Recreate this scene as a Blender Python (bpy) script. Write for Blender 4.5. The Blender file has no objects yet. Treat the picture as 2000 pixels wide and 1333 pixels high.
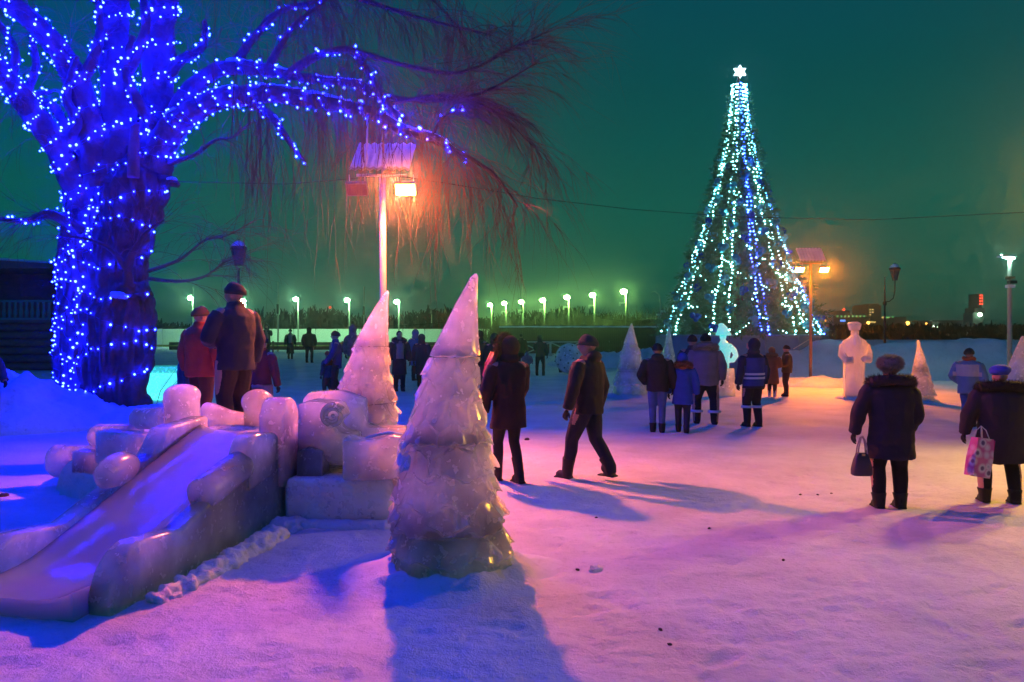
import bpy, bmesh, math, random
import numpy as np
from mathutils import Vector, Matrix, noise as mnoise
from math import sin, cos, pi, radians as R_

random.seed(7)
SC = bpy.context.scene
COL = SC.collection

# ------------------------------------------------------------------ camera
CAM_H, FPX, HORIZ = 1.7, 1500.0, 650.0        # metres; pixels of the 2000 px wide photograph
cam_d = bpy.data.cameras.new('camera'); cam = bpy.data.objects.new('camera', cam_d); COL.objects.link(cam)
cam_d.sensor_width = 36.0; cam_d.lens = 36.0 * FPX / 2000.0
cam_d.shift_y = -(666.5 - HORIZ) / 2000.0
cam_d.clip_start = 0.05; cam_d.clip_end = 4000
cam.location = (0, 0, CAM_H); cam.rotation_euler = (pi / 2, 0, 0)
SC.camera = cam

# ------------------------------------------------------------------ night sky
world = bpy.data.worlds.new('World'); SC.world = world; world.use_nodes = True
wn, wl = world.node_tree.nodes, world.node_tree.links
wn.clear()
w_out = wn.new('ShaderNodeOutputWorld'); w_bg = wn.new('ShaderNodeBackground')
w_tc = wn.new('ShaderNodeTexCoord'); w_sep = wn.new('ShaderNodeSeparateXYZ')
w_ramp = wn.new('ShaderNodeValToRGB')
wl.new(w_tc.outputs['Generated'], w_sep.inputs[0]); wl.new(w_sep.outputs['Z'], w_ramp.inputs[0])
er = w_ramp.color_ramp
SKY = [(0.0, (0.006, 0.085, 0.060)), (0.06, (0.003, 0.100, 0.066)), (0.16, (0.002, 0.105, 0.078)), (0.30, (0.001, 0.078, 0.080)),
       (0.45, (0.002, 0.064, 0.100)), (0.70, (0.003, 0.046, 0.13)), (1.0, (0.008, 0.042, 0.19))]
er.elements[0].position, er.elements[0].color = SKY[0][0], (*SKY[0][1], 1)
er.elements[1].position, er.elements[1].color = SKY[-1][0], (*SKY[-1][1], 1)
for p_, c_ in SKY[1:-1]:
    e_ = er.elements.new(p_); e_.color = (*c_, 1)
w_sky = wn.new('ShaderNodeTexSky'); w_sky.sky_type = 'NISHITA'; w_sky.sun_disc = False
w_sky.sun_elevation = R_(-4.0); w_sky.sun_rotation = R_(200.0)
w_mul = wn.new('ShaderNodeMix'); w_mul.data_type = 'RGBA'; w_mul.blend_type = 'ADD'; w_mul.inputs['Factor'].default_value = 0.015
wl.new(w_ramp.outputs['Color'], w_mul.inputs['A']); wl.new(w_sky.outputs['Color'], w_mul.inputs['B'])
wl.new(w_mul.outputs['Result'], w_bg.inputs['Color']); w_bg.inputs['Strength'].default_value = 0.9
wl.new(w_bg.outputs[0], w_out.inputs['Surface'])

SC.view_settings.view_transform = 'Standard'; SC.view_settings.look = 'None'
SC.view_settings.exposure = 0.0; SC.view_settings.gamma = 1.0; SC.view_settings.use_curve_mapping = False
SC.render.engine = 'CYCLES'
cy = SC.cycles
cy.use_denoising = True
cy.max_bounces = 8; cy.transmission_bounces = 8; cy.transparent_max_bounces = 8; cy.volume_bounces = 0
cy.diffuse_bounces = 2; cy.glossy_bounces = 3
cy.use_adaptive_sampling = True; cy.adaptive_threshold = 0.04
cy.caustics_reflective = False; cy.caustics_refractive = False
cy.sample_clamp_indirect = 4.0
try:
    cy.use_light_tree = True
except Exception:
    pass

HAZE_DENSITY = 0.0015
# lamp strengths (watts) and colours, used by the lamp builders below
SODIUM_NEAR, SODIUM_SIDE, SODIUM_FAR = (1.0, 0.165, 0.05), (1.0, 0.54, 0.04), (1.0, 0.20, 0.008)
P_NEAR_LAMP, P_SIDE_LAMP, P_FAR_LAMP = 700.0, 190.0, 185.0
BLUE_BULB = 440.0; TREE_BULB = 24.0; RINK_LAMP = 310.0

# ------------------------------------------------------------------ helpers
def P(px, py, Y):
    """A point of the place: the photograph's pixel at a depth of Y metres."""
    return Vector(((px - 1000.0) / FPX * Y, Y, CAM_H - (py - HORIZ) / FPX * Y))

def sstep(a, b, x):
    t = np.clip((x - a) / (b - a), 0, 1); return t * t * (3 - 2 * t)

_rs = np.random.RandomState(11); _LAT = _rs.rand(256, 256)
def vnoise(x, y):
    x = np.asarray(x, float); y = np.asarray(y, float)
    xi = np.floor(x).astype(int); yi = np.floor(y).astype(int); fx = x - xi; fy = y - yi
    fx = fx * fx * (3 - 2 * fx); fy = fy * fy * (3 - 2 * fy)
    g = lambda a, b: _LAT[a % 256, b % 256]
    return (g(xi, yi) * (1 - fx) + g(xi + 1, yi) * fx) * (1 - fy) + (g(xi, yi + 1) * (1 - fx) + g(xi + 1, yi + 1) * fx) * fy - 0.5

def ground_base(x, y):
    x = np.asarray(x, float); y = np.asarray(y, float)
    return 0.30 * sstep(24, 44, y) + 0.16 * sstep(-4.5, -8, x) * sstep(9, 12, y) * (1 - sstep(20, 27, y))

def ground_h(x, y):
    near = 1 - sstep(14, 40, np.abs(y))
    z = ground_base(x, y)
    z = z + 0.035 * vnoise(x * 0.55 + 3, y * 0.55 + 9) * near
    z = z + 0.018 * vnoise(x * 2.1 + 31, y * 2.1) * near
    z = z + 0.011 * vnoise(x * 5.3, y * 5.3 + 7) * near
    z = z + 0.010 * vnoise(x * 12.7 + 5, y * 12.7) * (1 - sstep(5, 12, y))
    return z

def gz(x, y):
    return float(ground_h(np.array([x]), np.array([y]))[0])

def gp(px, py):
    Y = CAM_H * FPX / (py - HORIZ)
    return ((px - 1000.0) / FPX * Y, Y)

class MB:
    def __init__(self): self.v = []; self.f = []; self.m = []
    def add(self, vs, fs, mi=0):
        o = len(self.v); self.v.extend([tuple(v) for v in vs])
        self.f.extend([tuple(i + o for i in f) for f in fs]); self.m.extend([mi] * len(fs))
    def box(self, c, s, rot=0.0, mi=0, tilt=None):
        hx, hy, hz = s[0] / 2, s[1] / 2, s[2] / 2
        M = Matrix.Rotation(rot, 3, 'Z')
        if tilt is not None: M = M @ Matrix.Rotation(tilt, 3, 'X')
        vs = [Vector(c) + M @ Vector((sx * hx, sy * hy, sz * hz)) for sz in (-1, 1) for sx, sy in ((-1, -1), (1, -1), (1, 1), (-1, 1))]
        self.add(vs, [(3, 2, 1, 0), (4, 5, 6, 7), (0, 1, 5, 4), (1, 2, 6, 5), (2, 3, 7, 6), (3, 0, 4, 7)], mi)
    def tube(self, pts, rad, n=8, mi=0, caps=True, squash=None):
        pts = [Vector(p) for p in pts]
        if not hasattr(rad, '__len__'): rad = [rad] * len(pts)
        vs = []; fs = []; prev = None
        for i, p in enumerate(pts):
            t = (pts[min(i + 1, len(pts) - 1)] - pts[max(i - 1, 0)])
            t = t.normalized() if t.length > 1e-9 else Vector((0, 0, 1))
            if prev is None:
                a = t.orthogonal().normalized()
            else:
                a = prev - t * prev.dot(t); a = a.normalized() if a.length > 1e-6 else t.orthogonal().normalized()
            prev = a; b = t.cross(a)
            for k in range(n):
                an = 2 * pi * k / n
                vs.append(p + (a * cos(an) + b * sin(an)) * rad[i])
        for i in range(len(pts) - 1):
            for k in range(n):
                k2 = (k + 1) % n
                fs.append((i * n + k, i * n + k2, (i + 1) * n + k2, (i + 1) * n + k))
        if caps:
            fs.append(tuple(range(n - 1, -1, -1))); fs.append(tuple((len(pts) - 1) * n + k for k in range(n)))
        self.add(vs, fs, mi)
    def ell(self, c, r, rot=None, n=12, m=8, mi=0):
        c = Vector(c); vs = []; fs = []
        if not hasattr(r, '__len__'): r = (r, r, r)
        for i in range(m + 1):
            th = pi * i / m
            for k in range(n):
                ph = 2 * pi * k / n
                v = Vector((r[0] * sin(th) * cos(ph), r[1] * sin(th) * sin(ph), r[2] * cos(th)))
                if rot is not None: v = rot @ v
                vs.append(c + v)
        for i in range(m):
            for k in range(n):
                k2 = (k + 1) % n
                if i == 0: fs.append((k, n + k, n + k2))
                elif i == m - 1: fs.append((i * n + k, (i + 1) * n + k, i * n + k2))
                else: fs.append((i * n + k, (i + 1) * n + k, (i + 1) * n + k2, i * n + k2))
        self.add(vs, fs, mi)
    def loft(self, rings, mi=0, caps=True):
        n = len(rings[0]); vs = [p for r in rings for p in r]; fs = []
        for i in range(len(rings) - 1):
            for k in range(n):
                k2 = (k + 1) % n
                fs.append((i * n + k, i * n + k2, (i + 1) * n + k2, (i + 1) * n + k))
        if caps:
            fs.append(tuple(range(n - 1, -1, -1))); fs.append(tuple((len(rings) - 1) * n + k for k in range(n)))
        self.add(vs, fs, mi)
    def prism(self, poly, y0, y1, mi=0):
        """poly: list of (x, z); extruded along y."""
        n = len(poly)
        vs = [(p[0], y0, p[1]) for p in poly] + [(p[0], y1, p[1]) for p in poly]
        fs = [tuple(range(n)), tuple(range(2 * n - 1, n - 1, -1))]
        fs += [(i, n + i, n + (i + 1) % n, (i + 1) % n) for i in range(n)]
        self.add(vs, fs, mi)
    def mesh(self, name, mats, smooth=True, angle=None):
        me = bpy.data.meshes.new(name); me.from_pydata(self.v, [], self.f)
        if not isinstance(mats, (list, tuple)): mats = [mats]
        for m in mats: me.materials.append(m)
        if len(mats) > 1: me.polygons.foreach_set('material_index', self.m)
        if smooth:
            me.polygons.foreach_set('use_smooth', [True] * len(me.polygons))
            if angle: me.set_sharp_from_angle(angle=R_(angle))
        me.update(); return me
    def build(self, name, mats, parent=None, smooth=True, angle=None, loc=None, recalc=False):
        me = self.mesh(name, mats, smooth, angle)
        if recalc: fixn(me)
        return link(name, me, parent, loc)

def fixn(me):
    bm = bmesh.new(); bm.from_mesh(me); bmesh.ops.recalc_face_normals(bm, faces=bm.faces); bm.to_mesh(me); bm.free()

def link(name, data, parent=None, loc=None, rot=None):
    o = bpy.data.objects.new(name, data); COL.objects.link(o)
    if parent is not None: o.parent = parent
    if loc is not None: o.location = loc
    if rot is not None: o.rotation_euler = rot
    return o

def tag(o, label, cat, group=None, kind=None):
    o['label'] = label; o['category'] = cat
    if group: o['group'] = group
    if kind: o['kind'] = kind
    return o

def empty(name, loc=(0, 0, 0), rz=0.0):
    o = bpy.data.objects.new(name, None); COL.objects.link(o); o.location = loc; o.rotation_euler = (0, 0, rz)
    o.empty_display_size = 0.1
    return o

def copy_tree(o, parent=None):
    c = o.copy(); COL.objects.link(c)
    if parent is not None: c.parent = parent
    for ch in list(o.children): copy_tree(ch, c)
    return c

TMP = bpy.data.scenes.new('workbench')        # modifiers are evaluated here; removed at the end
def chiselled(mb, name, m, ratio, angle, voxel=None):
    """Irregular tool facets: collapse a fine skin to uneven triangles."""
    me = mb.mesh(name, m); fixn(me)
    o = bpy.data.objects.new('tmp', me); TMP.collection.objects.link(o)
    if voxel:
        r = o.modifiers.new('r', 'REMESH'); r.mode = 'VOXEL'; r.voxel_size = voxel; r.adaptivity = 0
    d = o.modifiers.new('d', 'DECIMATE'); d.ratio = ratio
    vl = TMP.view_layers[0]; vl.update(); out = bpy.data.meshes.new_from_object(o.evaluated_get(vl.depsgraph))
    bpy.data.objects.remove(o); bpy.data.meshes.remove(me); out.name = name
    out.materials.clear(); out.materials.append(m)
    out.polygons.foreach_set('use_smooth', [True] * len(out.polygons)); out.set_sharp_from_angle(angle=R_(angle)); out.update()
    return out
def remeshed(mb, name, mats, voxel, smooth=4, classify=None):
    """One continuous skin round everything in mb."""
    me = mb.mesh(name, mats[0] if isinstance(mats, (list, tuple)) else mats)
    fixn(me)
    o = bpy.data.objects.new('tmp', me); TMP.collection.objects.link(o)
    r = o.modifiers.new('r', 'REMESH'); r.mode = 'VOXEL'; r.voxel_size = voxel; r.use_smooth_shade = True
    if smooth:
        s = o.modifiers.new('s', 'SMOOTH'); s.factor = 0.5; s.iterations = smooth
    vl = TMP.view_layers[0]; vl.update(); dg = vl.depsgraph
    out = bpy.data.meshes.new_from_object(o.evaluated_get(dg))
    bpy.data.objects.remove(o); bpy.data.meshes.remove(me)
    out.name = name; out.materials.clear()
    for m in (mats if isinstance(mats, (list, tuple)) else [mats]): out.materials.append(m)
    n = len(out.polygons); idx = [0] * n
    if classify:
        for i, p in enumerate(out.polygons): idx[i] = classify(p.center)
    out.polygons.foreach_set('material_index', idx)
    out.polygons.foreach_set('use_smooth', [True] * n)
    out.update()
    return out

# ------------------------------------------------------------------ materials
_M = {}
def mat(name, color=(0.5, 0.5, 0.5), rough=0.6, var=0.25, vscale=8.0, bump=0.0, bscale=30.0, metal=0.0, emis=None, estr=0.0,
        spec=0.4, color2=None, detail=4.0, trans=0.0, alpha=1.0):
    if name in _M: return _M[name]
    m = bpy.data.materials.new(name); m.use_nodes = True; _M[name] = m
    nt = m.node_tree; b = nt.nodes['Principled BSDF']
    tc = nt.nodes.new('ShaderNodeTexCoord')
    nz = nt.nodes.new('ShaderNodeTexNoise'); nz.inputs['Scale'].default_value = vscale; nz.inputs['Detail'].default_value = detail
    nt.links.new(tc.outputs['Object'], nz.inputs['Vector'])
    mx = nt.nodes.new('ShaderNodeMix'); mx.data_type = 'RGBA'
    c2 = color2 or tuple(min(1, c * (1 + var)) for c in color)
    c1 = tuple(c * (1 - var) for c in color)
    mx.inputs['A'].default_value = (*c1, 1); mx.inputs['B'].default_value = (*c2, 1)
    nt.links.new(nz.outputs['Fac'], mx.inputs['Factor']); nt.links.new(mx.outputs['Result'], b.inputs['Base Color'])
    b.inputs['Roughness'].default_value = rough; b.inputs['Metallic'].default_value = metal
    b.inputs['Specular IOR Level'].default_value = spec
    b.inputs['Transmission Weight'].default_value = trans
    if emis:
        b.inputs['Emission Color'].default_value = (*emis, 1); b.inputs['Emission Strength'].default_value = estr
    if bump:
        n2 = nt.nodes.new('ShaderNodeTexNoise'); n2.inputs['Scale'].default_value = bscale; n2.inputs['Detail'].default_value = 5
        bp = nt.nodes.new('ShaderNodeBump'); bp.inputs['Strength'].default_value = bump; bp.inputs['Distance'].default_value = 0.02
        nt.links.new(tc.outputs['Object'], n2.inputs['Vector']); nt.links.new(n2.outputs['Fac'], bp.inputs['Height'])
        nt.links.new(bp.outputs['Normal'], b.inputs['Normal'])
    return m

def emit_mat(name, col, strength, sampling='AUTO'):
    if name in _M: return _M[name]
    m = bpy.data.materials.new(name); m.use_nodes = True; _M[name] = m
    nt = m.node_tree; nt.nodes.clear()
    o = nt.nodes.new('ShaderNodeOutputMaterial'); e = nt.nodes.new('ShaderNodeEmission')
    e.inputs['Color'].default_value = (*col, 1); e.inputs['Strength'].default_value = strength
    nt.links.new(e.outputs[0], o.inputs['Surface'])
    m.cycles.emission_sampling = sampling
    return m

def snow_mat(name='snow', col=(0.80, 0.82, 0.84), bump=0.65, sc=1.0):
    if name in _M: return _M[name]
    m = bpy.data.materials.new(name); m.use_nodes = True; _M[name] = m
    nt = m.node_tree; L = nt.links; b = nt.nodes['Principled BSDF']
    geo = nt.nodes.new('ShaderNodeNewGeometry')
    def nz(scale, det, rough=0.55):
        n = nt.nodes.new('ShaderNodeTexNoise'); n.inputs['Scale'].default_value = scale; n.inputs['Detail'].default_value = det
        n.inputs['Roughness'].default_value = rough; L.new(geo.outputs['Position'], n.inputs['Vector']); return n
    a = nz(0.9 * sc, 6, 0.65); f = nz(22 * sc, 5, 0.7); g = nz(90 * sc, 3, 0.7)
    rp = nt.nodes.new('ShaderNodeValToRGB')
    rp.color_ramp.elements[0].position = 0.30; rp.color_ramp.elements[0].color = (*[c * 0.74 for c in col], 1)
    rp.color_ramp.elements[1].position = 0.62; rp.color_ramp.elements[1].color = (*col, 1)
    L.new(a.outputs['Fac'], rp.inputs['Fac'])
    r2 = nt.nodes.new('ShaderNodeValToRGB')       # trodden grit
    r2.color_ramp.elements[0].position = 0.30; r2.color_ramp.elements[0].color = (0.70, 0.68, 0.66, 1)
    r2.color_ramp.elements[1].position = 0.44; r2.color_ramp.elements[1].color = (1, 1, 1, 1)
    L.new(f.outputs['Fac'], r2.inputs['Fac'])
    mx = nt.nodes.new('ShaderNodeMix'); mx.data_type = 'RGBA'; mx.blend_type = 'MULTIPLY'; mx.inputs['Factor'].default_value = 0.7
    L.new(rp.outputs['Color'], mx.inputs['A']); L.new(r2.outputs['Color'], mx.inputs['B'])
    L.new(mx.outputs['Result'], b.inputs['Base Color'])
    b.inputs['Roughness'].default_value = 0.62; b.inputs['Specular IOR Level'].default_value = 0.35
    ad = nt.nodes.new('ShaderNodeMath'); ad.operation = 'MULTIPLY_ADD'; ad.inputs[1].default_value = 0.35
    L.new(g.outputs['Fac'], ad.inputs[0]); L.new(f.outputs['Fac'], ad.inputs[2])
    bp = nt.nodes.new('ShaderNodeBump'); bp.inputs['Strength'].default_value = bump; bp.inputs['Distance'].default_value = 0.03
    L.new(ad.outputs[0], bp.inputs['Height']); L.new(bp.outputs['Normal'], b.inputs['Normal'])
    return m

def ice_mat(name='ice', col=(0.985, 0.99, 0.995), trans=0.26, frost=0.0, glow=None, gstr=0.0, sss=2.0, bump=0.16, patch=1.0):
    """Block ice: part clear, part cloudy, with frosted patches and tool marks."""
    if name in _M: return _M[name]
    m = bpy.data.materials.new(name); m.use_nodes = True; _M[name] = m
    nt = m.node_tree; L = nt.links; b = nt.nodes['Principled BSDF']
    tc = nt.nodes.new('ShaderNodeTexCoord')
    def nz(scale, det):
        n = nt.nodes.new('ShaderNodeTexNoise'); n.inputs['Scale'].default_value = scale; n.inputs['Detail'].default_value = det
        L.new(tc.outputs['Object'], n.inputs['Vector']); return n
    a = nz(3.2, 5); f = nz(16, 6)
    b.inputs['Base Color'].default_value = (*col, 1); b.inputs['IOR'].default_value = 1.31
    r = nt.nodes.new('ShaderNodeMapRange'); r.inputs['From Min'].default_value = 0.35; r.inputs['From Max'].default_value = 0.68
    r.inputs['To Min'].default_value = min(1, trans + 0.25 * patch); r.inputs['To Max'].default_value = max(0, trans - (0.3 + frost) * patch)
    L.new(a.outputs['Fac'], r.inputs['Value']); L.new(r.outputs['Result'], b.inputs['Transmission Weight'])
    q = nt.nodes.new('ShaderNodeMapRange'); q.inputs['From Min'].default_value = 0.35; q.inputs['From Max'].default_value = 0.65
    q.inputs['To Min'].default_value = 0.10; q.inputs['To Max'].default_value = 0.12 + (0.18 + frost) * patch
    L.new(f.outputs['Fac'], q.inputs['Value']); L.new(q.outputs['Result'], b.inputs['Roughness'])
    b.inputs['Coat Weight'].default_value = 0.6; b.inputs['Coat Roughness'].default_value = 0.12; b.inputs['Coat IOR'].default_value = 1.35
    b.inputs['Subsurface Weight'].default_value = 1.0; b.inputs['Subsurface Radius'].default_value = (1.0, 1.0, 1.0)
    b.inputs['Subsurface Scale'].default_value = sss; b.inputs['Subsurface Anisotropy'].default_value = 0.8
    v = nt.nodes.new('ShaderNodeTexVoronoi'); v.inputs['Scale'].default_value = 7.0; L.new(tc.outputs['Object'], v.inputs['Vector'])
    ad = nt.nodes.new('ShaderNodeMath'); ad.operation = 'MULTIPLY_ADD'; ad.inputs[1].default_value = 0.6
    L.new(v.outputs['Distance'], ad.inputs[0]); L.new(f.outputs['Fac'], ad.inputs[2])
    bp = nt.nodes.new('ShaderNodeBump'); bp.inputs['Strength'].default_value = bump; bp.inputs['Distance'].default_value = 0.03
    L.new(ad.outputs[0], bp.inputs['Height']); L.new(bp.outputs['Normal'], b.inputs['Normal'])
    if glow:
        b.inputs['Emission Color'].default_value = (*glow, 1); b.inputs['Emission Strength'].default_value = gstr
    return m

SNOW = snow_mat()
SNOW_SOFT = snow_mat('snow_drift', (0.82, 0.84, 0.86), 0.5, 0.6)
ICE = ice_mat()
ICE_FAR = ice_mat('ice_cloudy', trans=0.22, sss=2.0)
ICE_STATUE = ice_mat('ice_statue', trans=0.10, sss=1.1, patch=.3, bump=.45)
ICE_CLEAR = ice_mat('ice_clear_block', trans=0.42, sss=2.0, bump=0.12)
ICE_FROST = ice_mat('ice_frosted', (0.80, 0.84, 0.90), 0.15, 0.3, sss=0.12)
METAL = mat('galvanised_steel', (0.45, 0.46, 0.47), 0.45, 0.2, 20, 0.1, 40, metal=0.6)
PALE_PAINT = mat('pale_grey_paint', (0.60, 0.58, 0.60), 0.5, 0.15, 12, 0.05, 40)
BLACK_IRON = mat('black_iron', (0.02, 0.022, 0.022), 0.5, 0.3, 15, 0.15, 40)
BARK = mat('willow_bark', (0.15, 0.075, 0.050), 0.9, 0.6, 5, 1.0, 14, detail=8)
# ------------------------------------------------------------------ ground
def axis(lo, hi, fine_lo, fine_hi, step, grow):
    a = list(np.arange(fine_lo, fine_hi, step)); s = step; x = fine_hi
    while x < hi: a.append(x); s *= grow; x += s
    a.append(hi); s = step; x = fine_lo - step; left = []
    while x > lo: left.append(x); s *= grow; x -= s
    left.append(lo)
    return np.array(sorted(left) + a)
gx = axis(-1400, 1400, -5.6, 5.6, 0.036, 1.07); gy = axis(-120, 1500, 3.3, 10.5, 0.034, 1.045)
XX, YY = np.meshgrid(gx, gy); ZZ = ground_h(XX, YY)
rf = np.random.RandomState(77)
def dent(cx, cy, a, L, Wd, dep):
    i0, i1 = np.searchsorted(gx, [cx - L, cx + L]); j0, j1 = np.searchsorted(gy, [cy - L, cy + L])
    X, Y = XX[j0:j1, i0:i1] - cx, YY[j0:j1, i0:i1] - cy
    u = (X * cos(a) + Y * sin(a)) / (L * .5); v = (-X * sin(a) + Y * cos(a)) / (Wd * .5); d = np.sqrt(u * u + v * v)
    ZZ[j0:j1, i0:i1] += -dep * np.clip(1.25 - d, 0, 1) ** .5 * (d < 1.25) + dep * .55 * np.exp(-((d - 1.35) / .22) ** 2)
for _ in range(1500):                      # boot prints trodden over one another
    dent(rf.uniform(-5.4, 5.4), 3.5 + 7 * rf.rand() ** 1.2, rf.choice([0, .5, 1.2, 1.57, 2.2, 2.8]) + rf.randn() * .3, .27, .11, .003 + .006 * rf.rand())
for _ in range(500):                       # loose clods
    dent(rf.uniform(-5.4, 5.4), 3.5 + 6 * rf.rand() ** 1.2, rf.rand() * 3, .06 + .06 * rf.rand(), .06 + .04 * rf.rand(), -.009 * rf.rand())
nv = XX.size; nxg = len(gx)
gv = np.stack([XX.ravel(), YY.ravel(), ZZ.ravel()], 1)
ii, jj = np.meshgrid(np.arange(len(gx) - 1), np.arange(len(gy) - 1))
q0 = (jj * nxg + ii).ravel(); gf = np.stack([q0, q0 + 1, q0 + nxg + 1, q0 + nxg], 1)
me = bpy.data.meshes.new('ground')
me.vertices.add(nv); me.vertices.foreach_set('co', gv.ravel())
me.loops.add(gf.size); me.loops.foreach_set('vertex_index', gf.ravel())
me.polygons.add(len(gf)); me.polygons.foreach_set('loop_start', np.arange(0, gf.size, 4)); me.polygons.foreach_set('loop_total', np.full(len(gf), 4))
me.update(calc_edges=True); me.validate()
me.polygons.foreach_set('use_smooth', [True] * len(me.polygons)); me.materials.append(SNOW)
g_o = link('ground', me); g_o['kind'] = 'structure'; g_o['label'] = 'trodden snow covering the whole square'; g_o['category'] = 'ground'

# ------------------------------------------------------------------ snow heaps
def heap(name, label, cx, cy, rx, ry, h, seed, n=60, lump=0.25, rot=0.0, sharp=1.4, mat_=None, z0=None):
    mb = MB(); xs = np.linspace(-1.15, 1.15, n); U, V = np.meshgrid(xs, xs)
    rr = np.sqrt(U * U + V * V); ang = np.arctan2(V, U)
    edge = 1 + 0.28 * vnoise(np.cos(ang) * 1.7 + seed, np.sin(ang) * 1.7 + seed)
    k = np.clip(1 - (rr / edge) ** 2, -0.2, 1)
    X = cx + (U * rx) * cos(rot) - (V * ry) * sin(rot); Y = cy + (U * rx) * sin(rot) + (V * ry) * cos(rot)
    z = np.sign(k) * np.abs(k) ** (1 / sharp) * h
    z = np.where(k > 0, z * (1 + np.clip(k * 3, 0, 1) * (lump * 2 * vnoise(X * 2.3 + seed, Y * 2.3) + lump * vnoise(X * 6 + seed, Y * 6))) + np.clip(k * 4, 0, 1) * 0.03 * vnoise(X * 15, Y * 15), z)
    Z = ground_base(X, Y) - 0.015 + z
    vs = np.stack([X.ravel(), Y.ravel(), Z.ravel()], 1)
    fs = [(j * n + i, j * n + i + 1, (j + 1) * n + i + 1, (j + 1) * n + i) for j in range(n - 1) for i in range(n - 1)]
    c0 = Vector((cx, cy, float(ground_base(cx, cy))))
    mb.add([Vector(v) - c0 for v in vs], fs)
    o = mb.build(name, mat_ or SNOW_SOFT, loc=c0)
    return tag(o, label, 'snow heap')

heap('snow_heap', 'blue lit lumpy snow heap at the foot of the willow trunk', -8.35, 12.9, 1.9, 1.6, 0.72, 3, 110, 0.28, 0.2)
heap('snow_heap', 'low pinkish snow apron against the right foot of the willow', -6.3, 13.5, 1.1, 1.2, 0.34, 9, 50, 0.2)
heap('snow_heap', 'orange lit snow heap round the foot of the far floodlight pole', 9.75, 24.6, 1.9, 0.9, 0.30, 21, 50, 0.2)
heap('snow_heap', 'trodden snow ramp rising behind the ice slide platform', -3.3, 9.6, 1.9, 2.0, 0.62, 15, 60, 0.08, 0.0, 3.0)
heap('snow_heap', 'pale snow drift beside the ice ball near the fence', 6.2, 36.0, 5.0, 2.2, 0.62, 33, 60, 0.35)
heap('snow_heap', 'bright strip of drifted snow at the foot of the snow bank', 14.5, 24.2, 4.5, 1.0, 0.16, 41, 50, 0.15)

# long wavy snow bank on the right
mb = MB(); nS, nT = 150, 18; vs = []
for i in range(nS):
    s = i / (nS - 1); x = 9.2 + s * 22; y0 = 28.3 - 1.6 * s
    top = 1.28 + 0.16 * sin(s * 23) + 0.10 * sin(s * 51 + 1) + 0.18 * float(vnoise(s * 13, 3.3))
    if s < 0.04: top *= 0.5 + 0.5 * s / 0.04
    for j in range(nT):
        t = j / (nT - 1)
        prof = (min(1, t / 0.42)) ** 0.55 if t < 0.42 else (1.0 - 0.10 * (t - 0.42))
        dy = -1.1 + t * 3.2
        z = 0.02 + top * prof + (0.10 * float(vnoise(x * 1.6, t * 7)) + 0.05 * float(vnoise(x * 0.4 + 40, t * 22)) + 0.04 * float(vnoise(x * 5, t * 9))) * min(1, t * 4)
        z += float(ground_base(x, y0)) - 0.03
        vs.append((x, y0 + dy + 0.22 * float(vnoise(x * 0.9, t * 5)), z if j else z - 0.1))
mb.add(vs, [(i * nT + j, (i + 1) * nT + j, (i + 1) * nT + j + 1, i * nT + j + 1) for i in range(nS - 1) for j in range(nT - 1)])
o = mb.build('snow_bank', SNOW_SOFT, recalc=False); tag(o, 'long wavy-topped snow bank running along the square behind the ice figures', 'snow bank')

# small bits lying on the trodden snow
def chunk(px, py, r, m, name, label, cat, grp, seed):
    x, y = gp(px, py); mb = MB(); rnd = random.Random(seed)
    bm = bmesh.new(); bmesh.ops.create_icosphere(bm, subdivisions=2, radius=1)
    for v in bm.verts:
        v.co *= 0.8 + 0.45 * rnd.random(); v.co.x *= r * 1.5; v.co.y *= r; v.co.z *= r * 0.7
    me = bpy.data.meshes.new(name); bm.to_mesh(me); bm.free(); me.materials.append(m)
    o = link(name, me, None, (x, y, gz(x, y) + r * 0.25), (0, 0, rnd.random() * 6)); tag(o, label, cat, grp)
DARK = mat('dark_grit', (0.04, 0.03, 0.03), 0.9, 0.4)
chunk(1162, 1113, 0.040, ICE_FROST, 'ice_chunk', 'loose chunk of ice on the pink snow by the front ice tree', 'ice chunk', None, 1)
chunk(1128, 1112, 0.013, DARK, 'pebble', 'dark pebble beside the loose chunk of ice', 'pebble', None, 2)
for k, (a, b_) in enumerate(((1165, 1010), (1290, 1229), (1563, 965), (1385, 1030), (1530, 1092), (1597, 966), (1624, 962), (1308, 1258), (1029, 862), (8, 971))):
    chunk(a, b_, 0.011 if k < 8 else 0.035, DARK, 'pebble', 'small dark crumb lying on the open snow', 'pebble', 'dark crumbs on the snow', 10 + k)

# ------------------------------------------------------------------ rink side: white boards, low red barrier
BOARD = mat('white_board', (0.80, 0.82, 0.74), 0.5, 0.10, 3, 0.03, 20)
BOARD_TRIM = mat('yellow_kick_strip', (0.30, 0.26, 0.08), 0.6, 0.2, 4)
RED_WOOD = mat('dull_red_wood', (0.16, 0.05, 0.035), 0.75, 0.4, 3, 0.2, 20)
root = empty('rink_boards', P(632, 690, 76)); tag(root, 'row of white rink boards behind the crowd at the back of the square', 'fence')
yb = 76.0; z0 = 0.30
pm = MB(); pm.box((0, 0, 0.98), (2.10, 0.06, 1.56)); pme = pm.mesh('board_panel', BOARD, False)
km = MB(); km.box((0, -0.02, 0.10), (2.10, 0.06, 0.19)); kme = km.mesh('kick_strip', BOARD_TRIM, False)
sm_ = MB(); sm_.box((0, 0.06, 0.8), (0.09, 0.08, 1.6)); sme = sm_.mesh('post', METAL, False)
for k in range(18):
    x = (190 - 1000) / FPX * yb + 1.08 + k * 2.16
    rel = Vector((x - root.location.x, 0, z0 - root.location.z))
    link('board_panel', pme, root, rel); link('kick_strip', kme, root, rel); link('post', sme, root, rel + Vector((1.08, 0, 0)))
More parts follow.
